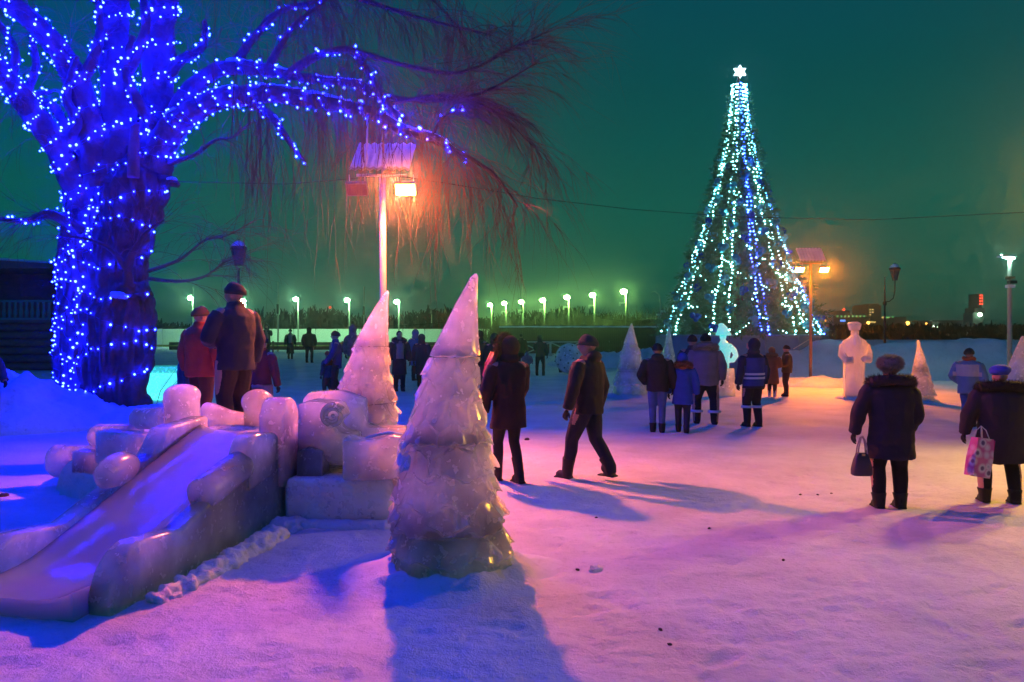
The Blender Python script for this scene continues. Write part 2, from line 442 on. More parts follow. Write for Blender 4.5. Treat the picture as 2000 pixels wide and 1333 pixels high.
root = empty('low_barrier', P(640, 705, 54)); tag(root, 'low dull red plank barrier in front of the white rink boards', 'fence')
pm = MB(); pm.box((0, 0, 0.31), (2.4, 0.05, 0.26)); pme = pm.mesh('plank', RED_WOOD, False)
p2 = MB(); p2.box((0, 0, 0.62), (2.4, 0.05, 0.22)); pme2 = p2.mesh('plank', mat('weathered_plank', (0.20, 0.17, 0.09), 0.8, 0.3, 3), False)
ps = MB(); ps.box((0, 0.05, 0.4), (0.1, 0.06, 0.8)); psm = ps.mesh('post', RED_WOOD, False)
for k in range(12):
    x = (330 - 1000) / FPX * 54 + 1.22 + k * 2.44
    rel = Vector((x - root.location.x, 0, 0.30 - root.location.z))
    link('plank', pme, root, rel); link('plank', pme2, root, rel); link('post', psm, root, rel + Vector((1.2, 0, 0)))

# right hand fence: posts, snow-topped rail, vertical pickets
OLIVE = mat('weathered_picket', (0.12, 0.10, 0.05), 0.85, 0.4, 2, 0.2, 20)
root = empty('picket_fence', P(1150, 700, 52)); tag(root, 'dark picket fence with a snow-topped rail behind the ice ball', 'fence')
rnd = random.Random(4)
xa, xb = (975 - 1000) / FPX * 52, (1330 - 1000) / FPX * 52
rl = MB(); rl.box((0, -0.05, 1.72), (xb - xa, 0.06, 0.08)); 
lc = Vector(((xa + xb) / 2, 52, 0.30)) - root.location
link('rail', rl.mesh('rail', OLIVE, False), root, lc)
sn = MB(); sn.tube([(t * (xb - xa) / 40 - (xb - xa) / 2, -0.05, 1.775 + 0.015 * rnd.random()) for t in range(41)], [0.05 + 0.025 * rnd.random() for _ in range(41)], 7)
link('snow_cap', sn.mesh('snow_cap', SNOW_SOFT), root, lc)
pk = []
for q in range(5):
    m_ = MB(); m_.box((0, 0, 0.82 + 0.02 * q), (0.125, 0.03, 1.64 + 0.04 * q)); pk.append(m_.mesh('picket', OLIVE, False))
for k in range(86):
    x = xa + (k + 0.5) * (xb - xa) / 86
    link('picket', pk[rnd.randrange(5)], root, Vector((x, 52, 0.28)) - root.location)
# frame barrier with crossed bars
root = empty('frame_barrier', P(1055, 705, 46)); tag(root, 'pale crossed-bar frame barrier in front of the picket fence', 'barrier')
WH = mat('white_bar', (0.62, 0.64, 0.56), 0.6, 0.2)
for k in range(2):
    x0 = (1018 + k * 58 - 1000) / FPX * 46; x1 = x0 + 56 / FPX * 46
    for a, b_ in (((x0, 0.32), (x1, 1.1)), ((x0, 1.1), (x1, 0.32)), ((x0, 1.14), (x1, 1.14)), ((x0, 0.30), (x0, 1.16)), ((x1, 0.30), (x1, 1.16))):
        m_ = MB(); m_.tube([Vector((a[0], 46, 0.3 + a[1] - 0.3)) - root.location, Vector((b_[0], 46, 0.3 + b_[1] - 0.3)) - root.location], 0.035, 6)
        m_.build('bar', WH, root)
bb = MB(); bb.box(Vector(((1058 - 1000) / FPX * 47, 47, 0.62)) - root.location, (4.2, 0.05, 0.4)); bb.build('back_board', RED_WOOD, root, False)

# ------------------------------------------------------------------ far wood and reed thicket (uncountable masses)
def thicket(name, label, cat, px0, px1, Y, hmin, hmax, n, m, seed, th=0.03, dY=6, tops=None):
    rnd = random.Random(seed); V = []; F = []
    for i in range(n):
        px = px0 + (px1 - px0) * rnd.random(); y = Y + (rnd.random() - 0.5) * dY; x = (px - 1000) / FPX * Y
        h = hmin + (hmax - hmin) * rnd.random() ** 1.3
        if tops: h *= tops(px)
        z = float(ground_base(x, y)); w = th * (0.5 + rnd.random()); lx = (rnd.random() - 0.5) * h * 0.25; ly = (rnd.random() - .5) * h * .2
        def blade(p, q, w):
            o = len(V); d = Vector((0.7, 0.7, 0)) if rnd.random() < .5 else Vector((0.9, -0.4, 0))
            V.extend([p - d * w, p + d * w, q + d * w * 0.3, q - d * w * 0.3]); F.append((o, o + 1, o + 2, o + 3))
        p = Vector((x, y, z - 0.05)); mid = Vector((x + lx * .4, y + ly * .4, z + h * .55)); top = Vector((x + lx, y + ly, z + h))
        blade(p, mid, w); blade(mid, top, w * .6)
        for k in range(4):
            s = p.lerp(top, 0.35 + 0.55 * rnd.random()); blade(s, s + Vector(((rnd.random() - .5) * h * .3, (rnd.random() - .5) * h * .3, h * (.08 + .2 * rnd.random()))), w * .45)
    me = bpy.data.meshes.new(name); me.from_pydata(V, [], F); me.materials.append(m)
    o = link(name, me); tag(o, label, cat, kind='stuff'); return o
REED = mat('dry_stalks', (0.16, 0.13, 0.07), 0.9, 0.4)
thicket('reed_thicket', 'tangle of bare stalks and saplings behind the picket fence', 'thicket', 940, 1330, 58, 1.4, 3.0, 1500, REED, 5, 0.035, 8, lambda p: 0.75 + 0.45 * (p - 940) / 390)
FARW = mat('far_trees', (0.012, 0.014, 0.011), 0.95, 0.4)
def far_top(px): return 0.75 + 0.25 * sin(px * 0.013) + 0.5 * math.exp(-((px - 860) / 60.0) ** 2) + 0.2 * float(vnoise(px * 0.05, 1))
thicket('distant_wood', 'dark bare wood on the skyline behind the rink lamps', 'wood', 60, 1330, 150, 3.0, 6.2, 5200, FARW, 6, 0.5, 30, far_top)
thicket('distant_wood', 'dark scrubby wood in front of the far city lights', 'wood', 1560, 2080, 170, 1.6, 3.4, 2200, FARW, 8, 0.45, 40)

# ------------------------------------------------------------------ far city
CITY = mat('far_concrete', (0.10, 0.12, 0.10), 0.9, 0.25, 0.2)
CITY2 = mat('far_dark_wall', (0.05, 0.06, 0.055), 0.9, 0.25, 0.2)
PANE_Y = emit_mat('lit_pane_yellow', (1.0, 0.72, 0.20), 1.2, 'NONE'); PANE_G = emit_mat('lit_pane_green', (0.25, 1.0, 0.25), 0.8, 'NONE')
PANE_W = emit_mat('lit_pane_white', (0.8, 1.0, 0.85), 1.4, 'NONE'); PANE_D = mat('dark_pane', (0.05, 0.10, 0.09), 0.2, 0.2)
RED_L = emit_mat('red_lamp', (1.0, 0.07, 0.03), 3.0, 'NONE'); AMBER_L = emit_mat('amber_lamp', (1.0, 0.5, 0.08), 6.0, 'NONE'); BLUE_L = emit_mat('blue_lamp', (0.1, 0.3, 1.0), 2.5, 'NONE')
WHITE_L = emit_mat('white_lamp', (0.75, 1.0, 0.7), 14.0, 'NONE')
def building(name, label, Y, boxes, panes, extra=(), depth=14):
    bx0 = boxes[0]; base = P((bx0[0] + bx0[1]) / 2, HORIZ, Y); base.z = 0.25
    root = empty(name, base); tag(root, label, 'building')
    for i, (a, b, t, bt, m, nm) in enumerate(boxes):
        p0 = P(a, bt, Y); p1 = P(b, t, Y); zb = 0.1 if bt > 655 else p0.z
        mb = MB(); mb.box(Vector(((p0.x + p1.x) / 2, Y + depth / 2 + i * 0.2, (zb + p1.z) / 2)) - base, (p1.x - p0.x, depth, p1.z - zb)); mb.build(nm, m, root, False)
    for (a, b, t, bt, m) in panes:
        p0 = P(a, bt, Y); p1 = P(b, t, Y)
        mb = MB(); mb.box(Vector(((p0.x + p1.x) / 2, Y - 0.12, (p0.z + p1.z) / 2)) - base, (p1.x - p0.x, 0.2, p1.z - p0.z)); mb.build('window', m, root, False)
    for (px, py, r, m, nm) in extra:
        mb = MB(); mb.ell(P(px, py, Y - 1) - base, r, None, 8, 6); mb.build(nm, m, root)
    return root
rnd = random.Random(12)
building('apartment_tower', 'tall far apartment block with a column of lit windows', 420, [(1696, 1721, 597, 660, CITY2, 'wall'), (1700, 1718, 594, 597.5, CITY2, 'roof')],
         [(1698 + 5 * c, 1701 + 5 * c, 604 + 5 * r_, 606.4 + 5 * r_, PANE_Y) for c in range(2) for r_ in range(5) if rnd.random() < .8], [], 20)
building('long_hall', 'long low far building edged with green lights', 400, [(1628, 1694, 615, 660, CITY2, 'wall'), (1640, 1660, 607, 615, CITY2, 'roof')],
         [(1634 + 7.4 * c, 1637.5 + 7.4 * c, 616.5, 620, PANE_G) for c in range(8)] + [(1641, 1651, 625, 628.5, BLUE_L)], [(1648, 605, 0.7, RED_L, 'warning_light')], 20)
building('shop_hall', 'far low hall with a bright lit strip beside the apartment block', 380, [(1700, 1770, 619, 660, CITY2, 'wall')],
         [(1698, 1710, 628, 631, PANE_Y), (1722, 1726, 619, 622, PANE_Y), (1729, 1737, 619, 622, PANE_G), (1742, 1745, 618, 621, PANE_G), (1755, 1760, 634, 637, PANE_D)])
building('glazed_terminal', 'long far building with a band of pale window frames', 300, [(1822, 1902, 629, 664, CITY, 'wall'), (1818, 1904, 626, 629, CITY2, 'roof')],
         [(1828 + 9.2 * c, 1835.6 + 9.2 * c, 631, 638, PANE_D) for c in range(8)] + [(1853, 1860, 653, 656.5, PANE_Y), (1872, 1878, 653, 656.5, PANE_W), (1836, 1840, 655, 658, PANE_Y), (1890, 1894, 655, 658, PANE_Y)],
         [(1823, 639, 0.45, WHITE_L, 'wall_lamp'), (1832, 639, 0.5, WHITE_L, 'wall_lamp')])
building('control_tower', 'squat far tower topped by stacked red lights and a white lamp', 280, [(1900, 1921, 611, 664, mat('tower_wall', (0.10, 0.2, 0.16), 0.9, 0.2, 0.3), 'wall'), (1904, 1924, 602, 611, CITY2, 'cabin'), (1912, 1919, 574, 602, CITY2, 'mast')],
         [(1913 + 3.6 * c, 1915.6 + 3.6 * c, 576 + 5.4 * r_, 579.2 + 5.4 * r_, RED_L) for c in range(2) for r_ in range(4)], [(1914, 615, 0.75, WHITE_L, 'flood_lamp')], 6)
building('canopy_hall', 'far station hall under a wide pale curved canopy', 240, [(1922, 2040, 640, 664, CITY2, 'wall'), (1918, 2060, 634.5, 637, mat('pale_canopy', (0.4, 0.5, 0.42), .7), 'canopy')],
         [(1932, 1940, 654, 660, PANE_W), (1945, 1950, 650, 655, PANE_Y), (1930 + 12, 1936 + 12, 657, 660, PANE_Y), (1962, 1966, 641, 658, PANE_D), (1980, 1984, 641, 658, PANE_D)])
building('kiosk_tower', 'narrow amber lit far kiosk beside the glazed building', 260, [(1807, 1818, 634, 664, mat('kiosk_wall', (0.5, 0.28, 0.10), .9), 'wall')],
         [(1810, 1816, 641, 644, PANE_Y)], [(1809, 633, 0.4, AMBER_L, 'roof_lamp')], 4)
building('brick_block', 'dark far block between the apartment tower and the amber kiosk', 250, [(1712, 1768, 636, 664, CITY2, 'wall'), (1776, 1796, 640, 664, CITY, 'wall')],
         [(1718 + 12 * c, 1724 + 12 * c, 644, 650, PANE_D) for c in range(4)] + [(1780, 1786, 650, 655, PANE_Y)])
def street_light(px, py, Y, r, m, label):
    base = P(px, py, Y); g = float(ground_base(base.x, Y)); root = empty('street_lamp', (base.x, Y, g)); tag(root, label, 'street lamp')
    mb = MB(); mb.tube([(0, 0, 0), (0, 0, base.z - g)], 0.09, 6); mb.build('pole', BLACK_IRON, root)
    mb = MB(); mb.ell((0, -0.2, base.z - g), r, None, 8, 6); mb.build('lamp_globe', m, root)
street_light(1772, 632, 230, 0.62, AMBER_L, 'far amber street lamp shining left of the amber kiosk')
street_light(1695, 631, 235, 0.50, AMBER_L, 'far amber street lamp below the apartment block')
street_light(1612, 626, 240, 0.35, AMBER_L, 'small far amber lamp beside the big decorated fir')
street_light(1802, 648, 220, 0.28, AMBER_L, 'small far yellow lamp at the foot of the amber kiosk')
street_light(1895, 660, 200, 0.22, RED_L, 'tiny red lamp below the far squat tower')
street_light(645, 601, 200, 0.30, RED_L, 'tiny red warning light above the far wood')

# ------------------------------------------------------------------ dark timber pavilion with balustrade (left edge)
LOG = mat('dark_red_timber', (0.40, 0.13, 0.09), 0.8, 0.5, 2.5, 0.4, 12)
BAL = mat('grey_turned_wood', (0.30, 0.30, 0.24), 0.7, 0.2)
Yp = 32.0; base = P(20, 722, Yp); base.z = 0.1
root = empty('timber_pavilion', base); tag(root, 'dark red timber pavilion with a pale balustrade behind the willow', 'building')
xl, xr = P(-140, 0, Yp).x - base.x, P(128, 0, Yp).x - base.x
zc = lambda py: P(0, py, Yp).z - base.z
for k in range(9):
    z0_, z1_ = zc(585) * k / 9, zc(585) * (k + 1) / 9
    mb = MB(); mb.tube([(xl, 0.35, (z0_ + z1_) / 2 - .0), (xr, 0.35, (z0_ + z1_) / 2)], (z1_ - z0_) / 2 * 1.02, 8); mb.build('log', LOG, root) if z1_ < zc(630) + 0.2 else None
mb = MB(); mb.box(((xl + xr) / 2, 2.4, zc(560) / 1), (xr - xl, 3.0, 0.2)); 
bw = MB(); bw.box(((xl + xr) / 2, 3.2, (zc(625) + zc(525)) / 2), (xr - xl, 0.2, zc(525) - zc(625))); bw.build('back_wall', LOG, root, False)
for k in range(7):
    z = zc(525) - 0.05 - k * 0.17
    mb = MB(); mb.box(((xl + xr) / 2, 3.06, z), (xr - xl, 0.06, 0.12)); mb.build('plank', LOG, root, False)
mb = MB(); mb.box(((xl + xr) / 2, 1.7, zc(628)), (xr - xl, 3.2, 0.12)); mb.build('deck', LOG, root, False)
for zz_, nm in ((zc(588), 'handrail'), (zc(623), 'bottom_rail')):
    mb = MB(); mb.box(((xl + xr) / 2, 0.2, zz_), (xr - xl, 0.12, 0.09)); mb.build(nm, BAL, root, False)
zb0, zb1 = zc(621), zc(590); hb = zb1 - zb0
bl = MB(); bl.tube([(0, 0, hb * t) for t in (0, .15, .3, .5, .7, .85, 1)], [.06, .06, .085, .06, .045, .055, .06], 8); blm = bl.mesh('baluster', BAL)
for k in range(24): link('baluster', blm, root, (xl + 0.2 + k * (xr - xl - 0.3) / 23, 0.2, zb0))
rf = MB(); rf.prism([(xl - .3, zc(525)), (xr + .3, zc(525)), (xr + .3, zc(518)), (xl - .3, zc(500))], -0.2, 3.6); rf.build('roof', LOG, root, False)
sr = MB(); sr.prism([(xl - .32, zc(500) + .01), (xr + .32, zc(518) + .01), (xr + .32, zc(514)), (xl - .32, zc(495))], -0.25, 3.6); sr.build('roof_snow', SNOW_SOFT, root, False)
for xx in (xl + 0.1, xr - 0.1):
    mb = MB(); mb.box((xx, 0.2, zc(575)), (0.16, 0.16, zc(525) - zc(625))); mb.build('post', LOG, root, False)
# ------------------------------------------------------------------ sodium floodlight posts under little snowy roofs
ROOF_SNOW = snow_mat('roof_snow', (0.82, 0.83, 0.86), 0.3, 1.5)
LENS_ON = emit_mat('burning_sodium_lens', (1.0, 0.42, 0.03), 260.0)
LENS_OFF = mat('dull_lens', (0.16, 0.07, 0.07), 0.25, 0.2)
HOUSING = mat('lamp_housing', (0.16, 0.12, 0.16), 0.5, 0.2, 12)
RUSTY = mat('rust_streaked_paint', (0.34, 0.17, 0.10), 0.65, 0.4, 6, 0.2, 30)
def sodium_post(label, x, y, yaw, lit, power, lampcol, polemat, tilt=48, aim=(0, 0), gap=0.345, one_lamp_z=0.0, spread=165):
    z0 = gz(x, y) - 0.05
    root = empty('floodlight_post', (x, y, z0), yaw); tag(root, label, 'floodlight')
    mb = MB(); mb.tube([(0, 0, 0), (0.01, 0, 2.0), (0, 0, 4.02)], [0.050, 0.047, 0.045], 14); mb.build('pole', polemat, root)
    mb = MB(); mb.tube([(-0.36, -0.05, 4.0), (0.36, -0.05, 4.0)], 0.022, 8); mb.tube([(0, -0.02, 4.0), (0, 0.16, 4.38)], 0.018, 8)
    mb.build('cross_arm', polemat, root)
    # corrugated sheet, sloping down to the front, with snow on it
    n = 57; bot = []; top = []; st = []
    V = []; F = []
    rows = 9
    for j in range(rows):
        t = j / (rows - 1); yy = -0.26 + 0.50 * t; zz = 4.03 + 0.46 * t
        for i in range(n):
            u = i / (n - 1); V.append((-0.42 + 0.84 * u + 0.03 * t, yy, zz + 0.012 * sin(u * 8 * 2 * pi)))
    F = [(j * n + i, j * n + i + 1, (j + 1) * n + i + 1, (j + 1) * n + i) for j in range(rows - 1) for i in range(n - 1)]
    mb = MB(); mb.add(V, F); mb.build('roof_sheet', METAL, root)
    V2 = []
    for j in range(rows):
        t = j / (rows - 1)
        for i in range(n):
            v = V[j * n + i]; u = i / (n - 1)
            e = min(1, min(u, 1 - u) * 14, (0.25 + t * 6), (1 - t) * 8 + .2)
            V2.append((v[0], v[1] - 0.012, v[2] + 0.006 + 0.055 * max(0.0, e) ** .5 + 0.008 * random.random()))
    mb = MB(); mb.add(V2, F); o = mb.build('roof_snow', ROOF_SNOW, root)
    for k, s in enumerate((-1, 1)):
        lx = s * gap
        f = bpy.data.objects.new('floodlight', None)
        mb = MB(); tl = R_(-tilt)
        c = Vector((lx, -0.10, 3.80 + (one_lamp_z if s < 0 else 0)))
        M = Matrix.Rotation(R_(90 - tilt), 3, 'X')
        def pt(a, b, d): return c + M @ Vector((a, d, b))
        mb.loft([[pt(-.15, -.10, -.03), pt(.15, -.10, -.03), pt(.15, .10, -.03), pt(-.15, .10, -.03)], [pt(-.15, -.10, .03), pt(.15, -.10, .03), pt(.15, .10, .03), pt(-.15, .10, .03)],
                 [pt(-.09, -.05, .13), pt(.09, -.05, .13), pt(.09, .05, .13), pt(-.09, .05, .13)]])
        fo = mb.build('floodlight', HOUSING, root, False, recalc=True)
        mb = MB()
        for q in (-.11, .11): mb.tube([pt(q, 0, .05), c + Vector((q, 0, .2))], .008, 6)
        mb.build('bracket', METAL, fo)
        mb = MB(); mb.add([pt(-.135, -.085, -.033), pt(.135, -.085, -.033), pt(.135, .085, -.033), pt(-.135, .085, -.033)], [(0, 1, 2, 3)]); mb.build('lens', LENS_ON if lit[k] else LENS_OFF, fo, False)
        if lit[k]:
            ld = bpy.data.lights.new('sodium_light', 'AREA'); ld.shape = 'RECTANGLE'; ld.size = 0.27; ld.size_y = 0.16
            ld.energy = power; ld.color = lampcol; ld.spread = R_(spread)
            lo = link('sodium_light', ld, fo); lo.location = pt(0, 0, -.045)
            d = (M @ Vector((0, -1, 0))); d.rotate(Matrix.Rotation(R_(aim[k]), 3, 'Z'))
            lo.rotation_euler = d.to_track_quat('-Z', 'Y').to_euler()
    return root
x1, y1 = P(747, 0, 11).x, 11.0
sodium_post('tall pale floodlight pole with one lamp burning orange, under the willow branches', x1, y1, 0.0, (False, True), P_NEAR_LAMP, SODIUM_NEAR, PALE_PAINT, 50, (0, 12))
x2, y2 = P(1583, 0, 25).x, 25.0
sodium_post('rust streaked floodlight pole with two orange lamps beside the big decorated fir', x2, y2, 0.0, (True, True), P_FAR_LAMP, SODIUM_FAR, RUSTY, 50, (-10, 0), 0.40, 0.0, 100)
sodium_post('floodlight pole standing at the right of the two women in dark coats', 8.4, 10.6, R_(-12), (True, True), P_SIDE_LAMP, SODIUM_SIDE, RUSTY, 60, (0, 0))
# thin pale lath hanging from the willow bough in front of the lamp roof
mb = MB(); mb.tube([P(718, 228, 10.5), P(717, 270, 10.5), P(715, 322, 10.5)], 0.014, 6); o = mb.build('hanging_lath', PALE_PAINT)
tag(o, 'thin pale lath hanging from the willow bough over the lamp roof', 'lath')

# ------------------------------------------------------------------ rink lamps with green-white glare
RINK_G = emit_mat('rink_lamp_green', (0.42, 1.0, 0.20), RINK_LAMP); RINK_W = emit_mat('rink_lamp_white', (0.40, 1.0, 0.45), RINK_LAMP)
POLE_G = mat('rink_pole', (0.42, 0.44, 0.36), 0.5, 0.2, 3, metal=.2)
def rink_lamp(label, px, py, Y, m, spk=True, r=0.24, top=0.0):
    p = P(px, py, Y); g = float(ground_base(p.x, Y)) - 0.1
    root = empty('rink_lamp', (p.x, Y, g)); tag(root, label, 'lamp post', 'lamp posts round the rink')
    h = p.z - g
    mb = MB(); mb.tube([(0.18, 0.1, 0), (0.18, 0.1, h - 0.15 + top)], [0.075, 0.055], 8); mb.build('pole', POLE_G, root)
    mb = MB(); mb.tube([(0.18, 0.1, h - 0.2), (0.18, 0.05, h + 0.05), (0.02, 0.0, h + 0.16)], 0.035, 6); mb.ell((0, 0.02, h + 0.10), (0.24, 0.20, 0.10)); mb.build('lamp_head', POLE_G, root)
    mb = MB(); mb.ell((0, -0.05, h), (r, r, r * .75), None, 12, 8); mb.build('lamp_glass', m, root)
    if spk:
        mb = MB(); mb.box((-0.15, -.05, h - 0.85), (0.34, .2, 0.14), 0, 0, None); mb.box((-0.28, -.05, h - 0.98), (0.12, .18, 0.22)); mb.tube([(0.18, .1, h - .85), (0, 0, h - .85)], .03, 6)
        mb.build('loudspeaker', mat('white_speaker', (0.75, 0.78, 0.72), .5, .1), root, False)
NTH = ['first', 'second', 'third', 'fourth', 'fifth', 'sixth', 'seventh']
for k, (px, py, Y) in enumerate(((1218, 570, 57.8), (1157, 577, 62.8), (1107, 581, 67), (1060, 587, 72), (1018, 590, 76.5), (985, 593, 80.5), (957, 596, 84))):
    rink_lamp('%s rink lamp post counted from the big fir, green glare' % NTH[k], px, py, Y, RINK_G, k < 6)
for k, (px, py) in enumerate(((775, 590), (678, 587), (578, 585), (475, 588), (372, 583))):
    rink_lamp(['white-green rink lamp just right of the pale floodlight pole', 'rink lamp over the gap between the purple jacket and the ice tree',
               'rink lamp above the two dark figures by the white boards', 'rink lamp peeping over the shoulder of the man in the dark cap',
               'leftmost rink lamp, beside the willow trunk, on a pole rising above it'][k], px, py, 72, RINK_W, False, 0.24, 1.2 if k == 4 else 0)
def bare_pole(px, pt_, Y, label):
    p = P(px, pt_, Y); g = float(ground_base(p.x, Y)) - .05
    root = empty('utility_pole', (p.x, Y, g)); tag(root, label, 'pole')
    mb = MB(); mb.tube([(0, 0, 0), (0, 0, p.z - g)], [.07, .05], 8); mb.build('shaft', POLE_G, root)
    mb = MB(); mb.box((0, -.1, (p.z - g) * .62), (.14, .12, .7)); mb.build('switch_box', BLACK_IRON, root, False)
bare_pole(543, 552, 56, 'bare thin pole left of the two dark figures by the boards')
bare_pole(711, 560, 64, 'bare thin pole just behind the second ice tree')
bare_pole(1020, 558, 70, 'bare thin pole among the green rink lamps')
bare_pole(843, 615, 80, 'short thin pole between the two ice trees')
# curved-neck camera mast near the fir
p = P(1290, 570, 50); root = empty('camera_mast', (p.x, 50, 0.25)); tag(root, 'slim curved-neck mast with cameras at the left edge of the big fir', 'pole')
h = p.z - .25
mb = MB(); mb.tube([(0, 0, 0), (0, 0, h - .6), (-.1, 0, h - .2), (-.35, 0, h), (-.6, 0, h - .02)], .045, 8); mb.build('mast', POLE_G, root)
for q in (-.14, .14):
    mb = MB(); mb.box((q, -.1, h - 1.4 + q * .8), (.26, .2, .13)); mb.build('camera_box', mat('white_speaker'), root, False)
# overhead cables
CABLE = mat('black_cable', (0.012, 0.014, 0.014), 0.7)
def cable(label, pts, r, sag=0.0):
    out = []
    for a, b in zip(pts[:-1], pts[1:]):
        for k in range(16): 
            t = k / 16; q = a.lerp(b, t); q.z -= sag * 4 * t * (1 - t); out.append(q)
    out.append(pts[-1]); mb = MB(); mb.tube(out, r, 5); o = mb.build('overhead_cable', CABLE); tag(o, label, 'cable')
cable('thin black cable from the willow to the pale floodlight pole', [P(335, 355, 13.6), P(560, 360, 12.4), P(745, 345, 11.1)], 0.006)
cable('long black cable sagging across the sky to the right edge', [P(748, 340, 11.1), P(870, 358, 13), P(1050, 388, 17), P(1230, 409, 21), P(1440, 424, 26), P(1700, 430, 24), P(2060, 412, 20)], 0.010)
cable('pale cable slung between rink lamp posts behind the picket fence', [P(1168, 621, 60), P(1230, 629, 58), P(1292, 620, 50)], 0.03)
cable('faint cable slung above the white boards', [P(650, 640, 70), P(800, 636, 74), P(957, 622, 82)], 0.03)

# ------------------------------------------------------------------ old-style lanterns and the right-hand white lamp
GLASS_DARK = mat('lantern_glass', (0.10, 0.13, 0.08), 0.15, 0.3, 6)
def lantern(label, px, ptop, Y, arm):
    p = P(px, ptop, Y); g = float(ground_base(p.x, Y)) - .05; root = empty('lantern_post', (p.x, Y, g)); tag(root, label, 'lamp post'); h = p.z - g
    ox = 0.10 if arm else 0.0; s = 1.0
    mb = MB(); zz = h - 0.95
    prof = [(0, .09), (.1, .09), (.9, .07), (1.0, .05), (zz - .75, .035), (zz - .70, .075), (zz - .62, .075), (zz - .57, .035), (zz - .05, .03), (zz, .045)]
    if arm: prof = prof[:-2] + [(zz + .0, .025), (zz + .35, .02), (zz + .4, .03)]
    mb.tube([(0 if not arm else -ox, 0, a) for a, _ in prof], [b for _, b in prof], 10); mb.build('pole', BLACK_IRON, root)
    cx = 0
    if arm:
        cx = 0.30; mb = MB(); mb.tube([(-ox, 0, zz - .6), (.08, 0, zz - .58), (.24, 0, zz - .45), (.30, 0, zz - .15), (.30, 0, zz + .25)], .022, 8); mb.build('arm', BLACK_IRON, root); zz += .2
    zz += .05
    mb = MB(); mb.tube([(cx, 0, zz), (cx, 0, zz + .42)], [.09, .19], 6, caps=True); ln = mb.build('lantern_glass', GLASS_DARK, root, False)
    mb = MB()
    for k in range(6):
        a = 2 * pi * k / 6; mb.tube([(cx + .09 * cos(a), .09 * sin(a), zz), (cx + .19 * cos(a), .19 * sin(a), zz + .42)], .012, 5)
    mb.build('lantern_frame', BLACK_IRON, root)
    mb = MB(); mb.tube([(cx, 0, zz + .42), (cx, 0, zz + .47), (cx, 0, zz + .60), (cx, 0, zz + .66), (cx, 0, zz + .70)], [.22, .22, .14, .05, .02], 12); cp = mb.build('lantern_cap', BLACK_IRON, root)
    mb = MB(); mb.tube([(cx, 0, zz + .475), (cx, 0, zz + .53), (cx, 0, zz + .62), (cx, 0, zz + .675)], [.20, .19, .13, .03], 12); mb.build('snow_cap', SNOW_SOFT, cp)
lantern('black old-style lantern on a thin post behind the man in the dark cap', 466, 453, 20, False)
lantern('black old-style lantern on a curved arm behind the snow bank', 1733, 514, 30.5, True)
p = P(1972, 505, 24); root = empty('street_lamp', (p.x, 24, 0)); tag(root, 'tall grey pole with a bright white-green lamp near the right edge', 'street lamp'); h = p.z
mb = MB(); mb.tube([(0, 0, 0), (0, 0, h - .15), (0.03, 0, h)], [.075, .06, .05], 10); mb.build('pole', POLE_G, root)
mb = MB(); mb.box((-.14, -.05, h + .06), (.46, .22, .06), 0, 0, None); mb.build('lamp_head', METAL, root, False)
hm = MB(); hm.add([Vector((-.36, -.16, h + .10)), Vector((.06, -.16, h - .02)), Vector((.06, .02, h - .05)), Vector((-.36, .02, h + .07))], [(0, 1, 2, 3)])
hm.build('lamp_panel', emit_mat('led_panel', (0.45, 1.0, 0.80), 260.0), root, False)
for q in (0, 1, 2):
    mb = MB(); mb.box((-.05 + .06 * (q % 2), -.1, h - .62 - .13 * q), (.22, .16, .09)); mb.build('control_box', BLACK_IRON if q < 2 else mat('white_speaker'), root, False)

# ------------------------------------------------------------------ cyan-lit ice blocks behind the willow
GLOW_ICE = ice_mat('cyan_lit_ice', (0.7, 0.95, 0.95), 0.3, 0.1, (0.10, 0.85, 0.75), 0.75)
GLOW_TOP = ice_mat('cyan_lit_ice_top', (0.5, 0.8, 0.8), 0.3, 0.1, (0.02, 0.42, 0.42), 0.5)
b0 = P(322, 795, 17.4); b0.z = gz(b0.x, b0.y)
root = empty('lit_ice_counter', b0); tag(root, 'glowing cyan ice counter just right of the willow trunk', 'ice block')
def rbox(mb, c, s, r, rot=0): mb.box(c, s, rot)
def ice_box(name, m, parent, c, s, rot=0.0, bev=0.04, seg=3, jit=0.006):
    bm = bmesh.new(); bmesh.ops.create_cube(bm, size=1.0)
    for v in bm.verts: v.co = Vector((v.co.x * s[0], v.co.y * s[1], v.co.z * s[2]))
    bmesh.ops.bevel(bm, geom=bm.edges[:], offset=bev, segments=seg, affect='EDGES', profile=.5)
    me = bpy.data.meshes.new(name); bm.to_mesh(me); bm.free(); me.materials.append(m)
    me.polygons.foreach_set('use_smooth', [True] * len(me.polygons)); me.set_sharp_from_angle(angle=R_(40))
    return link(name, me, parent, c, (0, 0, rot))
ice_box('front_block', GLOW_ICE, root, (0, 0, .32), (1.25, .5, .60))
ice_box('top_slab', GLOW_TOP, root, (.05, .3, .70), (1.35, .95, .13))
b0 = P(508, 772, 18.5); b0.z = gz(b0.x, b0.y)
root = empty('lit_ice_arch', b0); tag(root, 'small glowing cyan ice arch behind the man in the dark cap', 'ice block')
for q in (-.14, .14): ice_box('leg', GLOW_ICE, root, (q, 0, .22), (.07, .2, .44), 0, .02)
ice_box('lintel', GLOW_ICE, root, (0, 0, .47), (.35, .2, .06), 0, .02)
